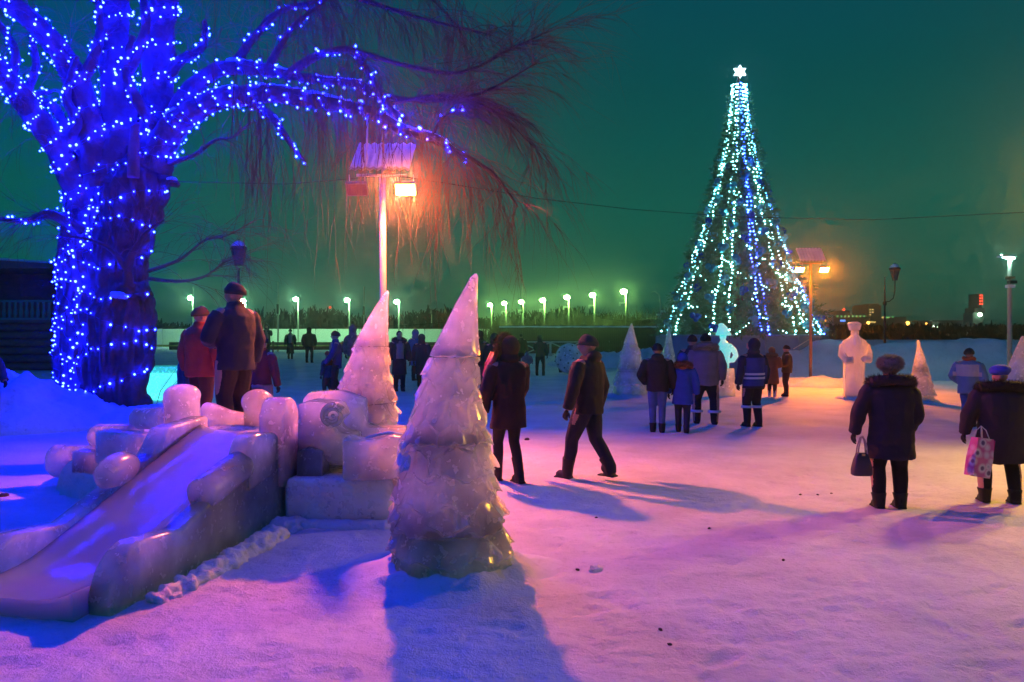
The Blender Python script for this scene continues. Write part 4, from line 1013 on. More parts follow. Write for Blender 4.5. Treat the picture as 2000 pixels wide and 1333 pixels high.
# ball ornaments in small bunches
BALL = [mat('ball_teal', (0.06, 0.42, 0.50), .12, .2, 3, trans=.3), mat('ball_blue', (0.03, 0.14, 0.55), .12, .2, 3, trans=.3), mat('ball_pale', (0.20, 0.62, 0.60), .12, .2, 3, trans=.3)]
BN = ['teal glass balls', 'deep blue glass balls', 'pale green glass balls']
bmm = []
for m in BALL:
    mb = MB()
    for c, r in (((-.11, 0, 0), .13), ((.11, -.03, .03), .13), ((0, .06, -.13), .11)): mb.ell(c, r, None, 14, 10)
    mb.tube([(0, 0, .05), (0, 0, .28)], .008, 4); bmm.append(mb.mesh('ball_bunch', m))
for k in range(64):
    t = .28 + .70 * ((k + .5) / 64) ** .75; a = (-1.55 + 3.1 * ((k * .618) % 1.0)); w = rg.choice([0, 0, 1, 2])
    o = link('ball_bunch', bmm[w], None, fb + fpt(t, a, 1.06 + .05 * rg.random()), (0, 0, rg.random() * 6)); s = .75 + .35 * rg.random(); o.scale = (s, s, s)
    tag(o, '%s on the tall fir, %s, %s' % (BN[w], 'high up' if t < .5 else ('halfway down' if t < .72 else ('low down' if t < .87 else 'just above the podium')), 'on its left outline' if a < -1 else ('left of its centre' if a < -.25 else ('on its centre line' if a < .25 else ('right of its centre' if a < 1 else 'on its right outline')))), 'ornament', 'bunches of %s on the fir' % BN[w])
# podium
POD = mat('blue_podium_panel', (0.16, 0.28, 0.38), .6, .35, 1.6, .1, 10); RAIL = mat('podium_rail', (0.22, 0.30, 0.36), .5, .2)
pod = empty('podium', fb); tag(pod, 'round blue panelled podium under the tall fir', 'podium')
Rp = 3.25; hp = FZ0 - .05; npn = 16
for k in range(npn):
    a = 2 * pi * (k + .5) / npn; w = 2 * Rp * math.tan(pi / npn) - .04
    mb = MB(); mb.box((Rp * sin(a), -Rp * cos(a), hp / 2), (w, .05, hp), a); mb.build('panel', POD, pod, False)
    a2 = 2 * pi * k / npn; rr = Rp / cos(pi / npn)
    mb = MB(); mb.tube([(rr * sin(a2), -rr * cos(a2), 0), (rr * sin(a2), -rr * cos(a2), hp + .04)], .05, 8); mb.build('post', RAIL, pod)
mb = MB(); ring = [Vector((Rp / cos(pi / npn) * sin(2 * pi * k / npn), -Rp / cos(pi / npn) * cos(2 * pi * k / npn), hp + .05)) for k in range(npn + 1)]
mb.tube(ring, .05, 8); mb.build('top_rail', RAIL, pod)
mb = MB(); mb.tube([(0, 0, hp - .12), (0, 0, hp - .04)], [Rp, Rp], 32); mb.build('deck', RAIL, pod, False)
mb = MB(); mb.tube([P(1594, 655, 28.6) - fb, P(1550, 682, 27.4) - fb], .02, 5); mb.build('guy_rope', mat('white_bar'), pod)
# ------------------------------------------------------------------ carved ice trees
def ice_tree(label, x, y, H, R, tb, seed, m, lean=(0.1, 0.0), cuts=(0.0, .155, .44, .72, 1.0), names=('base_block', 'lower_block', 'upper_block', 'tip'), nt=84, nz=150, apron=True, power=.82, flare=.15, gap=.004, z0=None, grp=None, chis=.07, clear=None, flakes=0):
    rnd = random.Random(seed); zb = gz(x, y) if z0 is None else z0
    root = empty('ice_tree', (x, y, zb)); tag(root, label, 'ice sculpture', grp)
    tb = list(tb) + [1.06]
    tiers = []
    for i in range(len(tb)):
        N = rnd.randint(7, 10); angs = sorted([2 * pi * (k + .55 * rnd.random()) / N for k in range(N)])
        hts = [rnd.uniform(-.03, .03) for _ in range(N)]; rad = [rnd.uniform(.93, 1.08) for _ in range(N)]
        tiers.append((angs, hts, rad))
    def sector(i, th):
        angs, hts, rad = tiers[i]; N = len(angs); th %= 2 * pi
        for k in range(N):
            a0 = angs[k]; a1 = angs[(k + 1) % N] + (2 * pi if k == N - 1 else 0); q = th if th >= a0 or k < N - 1 else th + 2 * pi
            if k == N - 1 and th < angs[0]: q = th + 2 * pi
            if a0 <= q < a1:
                u = (q - a0) / (a1 - a0); return k, (k + 1) % N, u, a1 - a0
        return 0, 1, 0, 1
    def rad(t, th):
        b = []
        for i in range(len(tb)):
            k, k2, u, w = sector(i, th); ht = tiers[i][1][k]; dip = .040 * (1 - abs(2 * u - 1))
            b.append(tb[i] + ht * (.6 if i else 0) - (dip if 0 < i < len(tb) - 1 else 0))
        i = 0
        while i < len(b) - 2 and t >= b[i + 1]: i += 1
        u = (t - b[i]) / max(1e-6, b[i + 1] - b[i]); u = min(1, max(0, u))
        k, k2, su, w = sector(i, th); r0, r1 = tiers[i][2][k], tiers[i][2][k2]
        core = max(R * max(0.0, 1 - t * .985) ** power, .042 * math.sqrt(max(0.0, 1 - (max(0.0, t - .965) / .035) ** 2)))
        facet = (r0 * (1 - su) + r1 * su) * (1 - .045 * math.sin(pi * su) * (w * 1.2))
        fl = 1 + flare * (1 - u) ** 1.8 * (1 if i else .35) * (1 if t < tb[-2] else .8)
        n1 = mnoise.noise((cos(th) * 2.5 + seed, sin(th) * 2.5, t * 7)) * .045 + mnoise.noise((cos(th) * 7 + seed, sin(th) * 7, t * 22)) * .05
        return core * facet * (fl - .10) * (1 + n1) + .012 * (1 - t)
    for ci in range(len(cuts) - 1):
        c0, c1 = cuts[ci], cuts[ci + 1]; n = max(6, int(nz * (c1 - c0))); rings = []
        for j in range(n + 1):
            t = c0 + (c1 - c0) * j / n
            if j == 0 and ci: t += gap / H
            bx, by = lean[0] * t ** 3, lean[1] * t ** 3
            bx -= lean[0] * .35 * math.sin(pi * min(1, t)) * (t > .0)
            rings.append([Vector((bx + rad(t, 2 * pi * k / nt) * cos(2 * pi * k / nt), by + rad(t, 2 * pi * k / nt) * sin(2 * pi * k / nt), t * H - (.06 if (j == 0 and ci == 0) else 0))) for k in range(nt)])
        mb = MB(); mb.loft(rings)
        fl = mb
        for tb_ in tb[1:-1]:
            if not (c0 - .02 <= tb_ < c1): continue
            nf = int(flakes * (1 - tb_ * .5))
            for q in range(nf):
                a = 2 * pi * (q + .8 * rnd.random()) / nf; wd = (.5 + .5 * rnd.random()) * 1.6 / nf; hh = (.05 + .07 * rnd.random()); t1 = min(.97, tb_ + hh + .02 * rnd.random()); t0 = max(.02, tb_ - .025 * rnd.random())
                if t1 > c1 - .005: t1 = c1 - .005
                def sp(t, th, k):
                    bx = lean[0] * t ** 3 - lean[0] * .35 * math.sin(pi * min(1, t)); r = rad(min(.99, t1), th) * k
                    return Vector((bx + r * cos(th), lean[1] * t ** 3 + r * sin(th), t * H))
                k0 = 1.10 + .16 * rnd.random(); pts_ = [sp(t1, a, .93), sp(t0 + .015, a - wd, k0 * .97), sp(t0 - .012 * rnd.random(), a, k0 * 1.06), sp(t0 + .015, a + wd, k0 * .97), sp(t0 + .03, a, .75)]
                fl.add(pts_, [(0, 1, 2), (0, 2, 3), (1, 4, 2), (2, 4, 3), (0, 4, 1), (0, 3, 4)])
        me_ = chiselled(mb, names[ci], m if (c0 > .1 or not clear) else clear, chis, 12, R * .026)
        link(names[ci], me_, root)
    if apron:
        mb = MB(); n = 48; rr = []
        for q, (rk, zk) in enumerate(((1.8, -.03), (1.45, .01), (1.25, .035), (1.10, .065), (1.0, .10), (.80, .13))):
            rr.append([Vector((R * rk * (1 + .22 * mnoise.noise((cos(a) * 2 + seed, sin(a) * 2, q * .3))) * cos(a), R * rk * (1 + .22 * mnoise.noise((cos(a) * 2 + seed, sin(a) * 2, q * .3))) * sin(a), zk * H * .45 * (1 + .5 * mnoise.noise((cos(a) * 4, sin(a) * 4 + seed, q))))) for a in [2 * pi * k / n for k in range(n)]])
        mb.loft(rr, caps=False); mb.build('snow_apron', SNOW_SOFT, root)
    return root
x, y = gp(882, 1118)
ice_tree('tall carved ice tree with a bent tip, foremost of all, casting a long shadow', x, y, 2.12, .485, (0, .10, .19, .28, .36, .44, .52, .60, .67, .74), 4, ICE, (.17, 0), clear=ICE_CLEAR, flakes=22)
ice_tree('second carved ice tree with a curved horn tip, behind the ice sleigh', P(722, 0, 8.2).x, 8.2, 2.14, .51, (0, .10, .2, .3, .38, .46, .54, .63, .72), 11, ICE, (.19, .0), flakes=20)
x, y = gp(1232, 776); ice_tree('pale carved ice tree standing alone behind the walking man', x, y, 1.95, .52, (0, .2, .4, .58, .74), 21, ICE_FAR, (.02, 0), (0, .35, 1), ('lower_block', 'upper_block'), 48, 90, flakes=12, chis=.2)
ice_tree('slim ice tree half hidden behind the boy in black jacket', P(1306, 0, 26).x, 26, 1.9, .36, (0, .25, .5, .75), 25, ICE_FAR, (0, 0), (0, 1), ('block',), 40, 60)
x, y = gp(1797, 786); ice_tree('slender orange lit ice tree between the two women in dark coats', x, y, 1.52, .36, (0, .14, .28, .42, .56, .70), 31, ICE_FAR, (-.05, 0), (0, .5, 1), ('lower_block', 'upper_block'), 48, 100, True, .95, flakes=14, chis=.2)
x, y = P(1992, 0, 12.4).x, 12.4; ice_tree('greyish ice tree cut by the right edge behind the blue hat', x, y, 1.64, .42, (0, .14, .28, .42, .56, .70), 37, ICE_FAR, (.05, 0), (0, .5, 1), ('lower_block', 'upper_block'), 48, 100, flakes=12, chis=.2)

# ------------------------------------------------------------------ robed ice figures
def figure_rings(spec, n=28, wob=0.0, seed=0):
    rings = []
    for z, rx, ry, ox, oy in spec:
        rings.append([Vector((ox + rx * (1 + wob * mnoise.noise((cos(2 * pi * k / n) * 3 + seed, sin(2 * pi * k / n) * 3, z * 3))) * cos(2 * pi * k / n), oy + ry * sin(2 * pi * k / n), z)) for k in range(n)])
    return rings
x, y = gp(1669, 780); zb = gz(x, y)
root = empty('ice_figure', (x, y, zb)); root.scale = (.86, .9, 1.0); tag(root, 'orange lit ice figure of an old man in a long robe and hat', 'ice sculpture')
mb = MB()
mb.loft(figure_rings([(0, .34, .27, 0, 0), (.15, .31, .25, 0, 0), (.55, .27, .22, 0, 0), (.95, .30, .22, 0, 0), (1.18, .36, .23, -.01, 0), (1.38, .38, .22, 0, 0), (1.48, .33, .19, 0, 0), (1.56, .17, .14, 0, 0), (1.62, .10, .10, 0, 0)], 28, .1, 3))
for k in range(9): a = pi + pi * k / 8; mb.tube([(.24 * cos(a), .2 * sin(a), .05), (.22 * cos(a), .19 * sin(a), 1.0)], [.05, .035], 6)
mb.tube([(-.34, 0, 1.36), (-.42, -.10, 1.12), (-.36, -.28, .98), (-.18, -.32, 1.0)], [.11, .11, .10, .08], 12); mb.tube([(.34, 0, 1.36), (.39, -.08, 1.12), (.30, -.26, 1.0), (.10, -.32, 1.02)], [.11, .11, .10, .08], 12)
mb.tube([(-.40, -.2, .02), (-.40, -.2, 1.15)], .03, 8)
mb.ell((0, -.16, 1.42), (.13, .10, .22)); mb.ell((0, -.02, 1.68), (.12, .13, .15)); mb.ell((0, -.14, 1.66), (.03, .04, .04))
o = link('figure_body', remeshed(mb, 'figure_body', ICE_STATUE, .016, 2), root)
mb = MB(); mb.tube([(0, 0, 1.74), (0, 0, 1.80), (0, 0, 1.90), (0, 0, 1.96)], [.15, .17, .20, .12], 16); mb.ell((-.10, 0, 1.90), (.10, .12, .05)); mb.ell((.10, 0, 1.88), (.09, .12, .05)); link('hat', remeshed(mb, 'hat', ICE_STATUE, .016, 2), root)
mb = MB(); mb.tube([(0, 0, -.05), (0, 0, .07)], [.62, .42], 20); mb.build('snow_base', SNOW_SOFT, root)

CY_ICE = ice_mat('cyan_glow_statue_ice', (0.35, 0.95, 0.95), .25, 0, (0.0, 0.60, 0.62), .6)  # cyan tint and emission paint in the light of an unseen inner lamp
x, y = gp(1412, 774); zb = gz(x, y)
root = empty('ice_figure', (x, y, zb)); tag(root, 'glowing cyan ice figure of a woman in a brimmed headdress, one arm akimbo', 'ice sculpture')
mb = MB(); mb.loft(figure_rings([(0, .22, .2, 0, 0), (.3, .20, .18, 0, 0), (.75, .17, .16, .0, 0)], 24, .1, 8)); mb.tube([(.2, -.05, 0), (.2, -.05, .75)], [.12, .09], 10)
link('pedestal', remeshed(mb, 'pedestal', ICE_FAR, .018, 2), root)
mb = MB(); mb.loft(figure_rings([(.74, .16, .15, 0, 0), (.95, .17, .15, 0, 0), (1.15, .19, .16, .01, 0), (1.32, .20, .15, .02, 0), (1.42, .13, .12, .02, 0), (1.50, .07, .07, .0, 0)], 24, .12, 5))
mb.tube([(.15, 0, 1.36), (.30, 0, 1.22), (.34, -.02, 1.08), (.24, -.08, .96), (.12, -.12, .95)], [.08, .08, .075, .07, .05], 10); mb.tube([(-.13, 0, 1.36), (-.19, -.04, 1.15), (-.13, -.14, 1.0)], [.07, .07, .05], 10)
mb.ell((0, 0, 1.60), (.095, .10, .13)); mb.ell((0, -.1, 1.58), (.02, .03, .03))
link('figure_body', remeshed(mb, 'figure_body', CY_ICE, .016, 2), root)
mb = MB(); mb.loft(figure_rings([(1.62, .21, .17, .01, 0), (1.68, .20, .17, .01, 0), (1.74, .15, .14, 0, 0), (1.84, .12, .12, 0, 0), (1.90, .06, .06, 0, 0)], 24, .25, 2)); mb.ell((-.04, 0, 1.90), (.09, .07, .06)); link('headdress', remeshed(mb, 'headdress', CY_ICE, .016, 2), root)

# studded ice ball
x, y = P(1112, 0, 30).x, 30.0; zb = gz(x, y); root = empty('ice_ball', (x, y, zb)); tag(root, 'big pale studded ice ball behind the walking man', 'ice sculpture')
mb = MB(); mb.ell((0, 0, .62), (.56, .56, .60), None, 32, 22); mb.build('ball', ICE_FAR, root)
st_ = MB(); st_.ell((0, 0, 0), .035, None, 8, 6); stm = st_.mesh('stud', mat('dark_stud', (.10, .12, .06), .4))
for k in range(46):
    zf = -.85 + 1.75 * (k + .5) / 46; a = k * 2.399; q = math.sqrt(max(0, 1 - zf * zf)); 
    if q * sin(a) < .3: link('stud', stm, root, (.56 * q * cos(a), .56 * q * sin(a), .62 + .6 * zf))
# lit block by the second ice tree
x, y = P(742, 0, 40).x, 40; root = empty('ice_column', (x, y, gz(x, y))); tag(root, 'pale green ice column standing between the ice trees', 'ice sculpture')
ice_box('column', ICE_FAR, root, (0, 0, .75), (.75, .6, 1.5), .1, .1); ice_box('capital', ICE_FAR, root, (0, 0, 1.55), (.9, .7, .14), .1, .04)

# ------------------------------------------------------------------ the ice slide
A0 = Vector((-2.51, 7.0, 0)); B0 = Vector((-2.90, 4.82, 0)); SD = (B0 - A0).normalized(); SN = Vector((-SD.y, SD.x, 0)); SL = (B0 - A0).length   # SN points to the photograph's right
slide = empty('ice_slide', (A0.x, A0.y, 0)); tag(slide, 'melted-looking ice slide with rounded stepped side walls in front of the willow', 'ice slide')
def W(s, l, z): return SD * s + SN * l + Vector((0, 0, z))
def chz(s):
    t = min(1, max(0, s / SL)); return .80 - .74 * (t * .92 + .08 * t * t * (3 - 2 * t)) if t < .86 else .80 - .74 * (.86 * .92 + .08 * .94) - .045 * (1 - (1 - (t - .86) / .14) ** 2)
def part(name, fn, m=ICE, vox=.018, sm=3):
    mb = MB(); fn(mb); return link(name, remeshed(mb, name, m, vox, sm), slide)
def slab(mb, pts, l0, l1):
    """side profile pts (s, z) extruded across the slide from l0 to l1"""
    n = len(pts); vs = [W(s, l0, z) for s, z in pts] + [W(s, l1, z) for s, z in pts]
    mb.add(vs, [tuple(range(n)), tuple(range(2 * n - 1, n - 1, -1))] + [(i, n + i, n + (i + 1) % n, (i + 1) % n) for i in range(n)])
def obox(mb, s0, s1, l0, l1, z0, z1):
    slab(mb, [(s0, z0), (s1, z0), (s1, z1), (s0, z1)], l0, l1)
# chute bed
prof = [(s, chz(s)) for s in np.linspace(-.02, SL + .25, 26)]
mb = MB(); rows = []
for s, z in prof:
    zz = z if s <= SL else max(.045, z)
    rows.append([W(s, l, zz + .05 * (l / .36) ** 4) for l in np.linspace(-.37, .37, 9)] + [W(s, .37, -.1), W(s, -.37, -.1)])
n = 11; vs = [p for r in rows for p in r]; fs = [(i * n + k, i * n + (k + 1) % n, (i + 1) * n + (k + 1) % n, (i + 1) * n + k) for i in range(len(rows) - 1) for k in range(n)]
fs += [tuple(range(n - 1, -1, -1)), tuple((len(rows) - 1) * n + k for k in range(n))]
mb.add(vs, fs); CH = ice_mat('shaded_ice_bed', (0.50, 0.62, 0.92), .50, .05, sss=.3, bump=.02, patch=.12); mb.build('chute', CH, slide, True, 40, recalc=True)  # bed ice tinted darker and bluer to paint in shade on the chute
# low walls following the bed
def bevelled(name, pts, l0, l1, bev=.035, m=ICE):
    mb = MB(); slab(mb, pts, l0, l1); me = mb.mesh(name, m, True); fixn(me)
    bm = bmesh.new(); bm.from_mesh(me); ed = [e for e in bm.edges if e.calc_face_angle(0) > .5]
    bmesh.ops.bevel(bm, geom=ed, offset=bev, segments=3, affect='EDGES', profile=.5, clamp_overlap=True); bm.to_mesh(me); bm.free()
    me.polygons.foreach_set('use_smooth', [True] * len(me.polygons)); me.set_sharp_from_angle(angle=R_(35)); return link(name, me, slide)
def arc(cs, cz, r, a0, a1, n=9, ez=1.0): return [(cs + r * cos(R_(a0 + (a1 - a0) * k / (n - 1))), cz + ez * r * sin(R_(a0 + (a1 - a0) * k / (n - 1)))) for k in range(n)]
for sgn in (1, -1):
    l0, l1 = sgn * .365, sgn * .53
    top = [(s, chz(s) + .09) for s in np.linspace(.05, 1.62, 12)]
    pts = [(0.05, -.05), (2.34, -.05)] + arc(2.02, .06, .33, -8, 78, 9, 1.0) + [(1.80, .36)] + top[::-1]
    bevelled('side_wall', pts, min(l0, l1), max(l0, l1), .03)
# right hand wall: post, block, roll
bevelled('post', [(-.05, .35), (.24, .35), (.24, .98)] + arc(.095, .98, .145, 0, 180, 9) + [(-.05, .98)], .35, .58, .045)
bevelled('rounded_block', [(.30, .50), (.74, .42)] + arc(.63, .72, .15, -40, 90, 8) + [(.45, .86), (.30, .84)], .36, .56, .04)
def roll(name, s0, s1, l, z0, z1, r, m=ICE):
    mb = MB(); a_, b_ = W(s0, l, z0), W(s1, l, z1); d = (b_ - a_).normalized(); mb.tube([a_, b_ - d * .05, b_ - d * .02, b_ - d * .005, b_], [r * .97, r, r * .97, r * .88, r * .74], 28); return mb.build(name, m, slide, True, 50, recalc=True)
roll('roll', .74, 1.30, .455, .63, .50, .125)
# left hand wall: tall panel, oval, low run
bevelled('panel', [(-.15, .2), (.80, .1), (.80, .50), (.46, .88), (-.15, .92)], -.56, -.37, .03)
mb = MB(); mb.ell(W(.98, -.46, .60), (.12, .29, .145), None, 28, 20); mb.build('oval_block', ICE, slide)
# platform and back parapet
ice_box('platform', ICE_FROST, slide, W(-.62, -.02, .37), (1.30, 1.15, .78), math.atan2(SD.y, SD.x) + pi / 2, .05)
bp = lambda px, py, Y: P(px, py, Y) - Vector((A0.x, A0.y, 0))
def lump(name, elems, m=ICE, vox=.018, sm=3):
    mb = MB()
    for e in elems:
        if e[0] == 'c': mb.tube([bp(*p) for p in e[1]], e[2], 16)
        elif e[0] == 'e': mb.ell(bp(*e[1]), e[2], None, 18, 12)
        elif e[0] == 'b':
            c = bp(*e[1]); mb.box(c, e[2], e[3] if len(e) > 3 else 0)
    return link(name, remeshed(mb, name, m, vox, sm), slide)
lump('post', [('c', [(356, 845, 7.45), (356, 800, 7.45), (354, 775, 7.45)], [.17, .165, .17]), ('e', (356, 772, 7.45), (.175, .17, .11))])
lump('rounded_block', [('c', [(268, 818, 7.9), (330, 816, 7.7)], [.11, .12]), ('e', (272, 818, 7.9), (.09, .12, .12))])
lump('parapet', [('c', [(408, 812, 8.0), (450, 820, 7.9), (500, 828, 7.8)], [.14, .10, .09]), ('b', (455, 828, 7.9), (.62, .18, .12)), ('e', (405, 812, 8.0), (.08, .12, .14))])
lump('post', [('c', [(500, 845, 7.8), (500, 805, 7.8), (505, 788, 7.8)], [.12, .12, .15]), ('e', (503, 785, 7.8), (.165, .15, .13))])
lump('rounded_block', [('c', [(190, 852, 8.2), (262, 852, 7.8)], [.125, .13]), ('e', (195, 852, 8.2), (.1, .14, .13))])
lump('rounded_block', [('c', [(112, 905, 8.6), (122, 890, 8.6), (150, 886, 8.5), (195, 885, 8.2)], [.13, .12, .09, .10]), ('e', (115, 900, 8.6), (.14, .15, .19))])
lump('rounded_block', [('b', (250, 876, 7.6), (.75, .22, .34), -.5), ('b', (190, 905, 8.0), (.6, .2, .25), -.5)], ICE, .025)
# crusty snow along the foot of the right wall
mb = MB(); pts = []; rd = []
for k in range(40):
    t = k / 39; s = .05 + t * 2.05; pts.append(W(s, .64 + .05 * mnoise.noise((t * 9, 0, 0)), -.02)); rd.append((.07 + .07 * (1 - t)) * (1 + .35 * mnoise.noise((t * 22, 4, 0))))
mb.tube(pts, rd, 10); crust = link('snow_crust', remeshed(mb, 'snow_crust', SNOW_SOFT, .02, 1), slide)
nr_ = [v.normal.copy() for v in crust.data.vertices]
for v, vn in zip(crust.data.vertices, nr_): v.co += vn * (.035 * mnoise.noise(v.co * 16) + .02 * mnoise.noise(v.co * 40))

# ------------------------------------------------------------------ the ice sleigh bench beside the slide
YS = 6.9; sb = Vector((P(675, 0, YS).x, YS, 0)); slg = empty('ice_sleigh', sb); tag(slg, 'ice sleigh with a carved scroll and frosted base beside the slide', 'ice sculpture')
def sx(px): return (px - 1000) / FPX * YS - sb.x
def sz(py): return CAM_H - (py - HORIZ) / FPX * YS
def carved(name, outline, y0, y1, m=ICE, vox=.02, sm=3):
    mb = MB(); mb.prism([(sx(a), sz(b)) for a, b in outline], y0, y1); return link(name, remeshed(mb, name, m, vox, sm), slg)
carved('back_block', [(580, 912), (580, 790), (600, 785), (655, 790), (668, 815), (650, 835), (664, 848), (690, 852), (690, 915), (640, 905), (625, 880), (600, 870)], .0, .42)
carved('rear_panel', [(560, 940), (560, 790), (575, 775), (640, 772), (690, 790), (692, 850), (795, 850), (795, 940)], .50, .72)
carved('side_panel', [(682, 928), (682, 848), (710, 853), (745, 851), (775, 842), (796, 845), (796, 922), (740, 928)], -.30, .02)
carved('small_block', [(582, 940), (582, 880), (606, 874), (632, 880), (632, 940)], -.06, .25)
carved('curl', [(735, 925), (796, 920), (800, 955), (775, 962), (745, 950)], -.12, .2)
mb = MB()
pts = []
for k in range(46):
    a = k / 45 * 2 * pi * 1.9 + .6; r = .105 * (1 - .62 * k / 45); pts.append((sx(652) + r * cos(a), -.03 - .03 * k / 45, sz(812) + r * sin(a)))
mb.tube(pts, [.026 - .010 * k / 45 for k in range(46)], 8); mb.ell((sx(652), -.03, sz(812)), .02); mb.build('scroll', ice_mat('clear_ice', (.92, .97, 1), .8, 0, sss=.1, bump=.1), slg)
ice_box('base', ICE_FROST, slg, ((sx(566) + sx(772)) / 2, .22, .20), (sx(772) - sx(566), .80, .44), 0, .05)
mb = MB()
for k in range(34):
    t = k / 33; mb.ell((sx(572) + t * (sx(768) - sx(572)), -.2 + .05 * mnoise.noise((t * 8, 1, 0)), .0), (.07, .09 + .04 * mnoise.noise((t * 13, 2, 0)), .07 + .03 * mnoise.noise((t * 17, 3, 0))), None, 8, 6)
link('snow_crust', remeshed(mb, 'snow_crust', SNOW_SOFT, .022, 2), slg)
mb = MB(); pts = [(sx(684 + 112 * k / 20), -.12, sz([848, 853, 856, 857, 857, 856, 854, 852, 850, 848, 846, 845, 844, 843, 842, 842, 843, 844, 845, 846, 848][k]) - .0) for k in range(21)]
mb.tube(pts, .018, 6); link('frost_rim', remeshed(mb, 'frost_rim', SNOW_SOFT, .012, 1), slg)
# ------------------------------------------------------------------ people
SKIN = mat('skin', (0.50, 0.28, 0.20), .55, .12, 12)
def cloth(name, c=None, rough=.85, bump=.25, bs=26, var=.3): return mat(name, c, rough, var, 7, bump, bs)
HAIRM = mat('dark_hair', (.02, .014, .012), .6, .4, 30)
def spikes(mb, pts, nrm, L, w, rnd, jit=.5):
    for p, n in zip(pts, nrm):
        d = (n + Vector((rnd.uniform(-1, 1), rnd.uniform(-1, 1), rnd.uniform(-1, 1))) * jit).normalized(); s = d.orthogonal().normalized() * w; l = L * (.6 + .8 * rnd.random())
        o = len(mb.v); mb.v.extend([tuple(p - s), tuple(p + s), tuple(p + d * l)]); mb.f.append((o, o + 1, o + 2)); mb.m.append(0)
def fur_ellipsoid(mb, c, r, n, L, rnd, zmin=-1, w=.004):
    mb.ell(c, r, None, 16, 10); P_, N_ = [], []
    for i in range(n):
        z = 1 - 2 * (i + .5) / n
        if z < zmin: continue
        q = math.sqrt(1 - z * z); a = i * 2.399; nn = Vector((q * cos(a), q * sin(a), z)); P_.append(Vector(c) + Vector((nn.x * r[0], nn.y * r[1], nn.z * r[2]))); N_.append(nn)
    spikes(mb, P_, N_, L, w, rnd)
def fur_tube(mb, pts, r, n, L, rnd, w=.004):
    mb.tube(pts, r, 10); P_, N_ = [], []; pts = [Vector(p) for p in pts]
    for i in range(n):
        k = rnd.random() * (len(pts) - 1); j = min(int(k), len(pts) - 2); t = k - j; c = pts[j].lerp(pts[j + 1], t); rr = r[j] * (1 - t) + r[j + 1] * t if hasattr(r, '__len__') else r
        tn = (pts[j + 1] - pts[j]).normalized(); a = tn.orthogonal().normalized(); b = tn.cross(a); an = rnd.random() * 2 * pi; nn = a * cos(an) + b * sin(an); P_.append(c + nn * rr); N_.append(nn)
    spikes(mb, P_, N_, L, w, rnd)

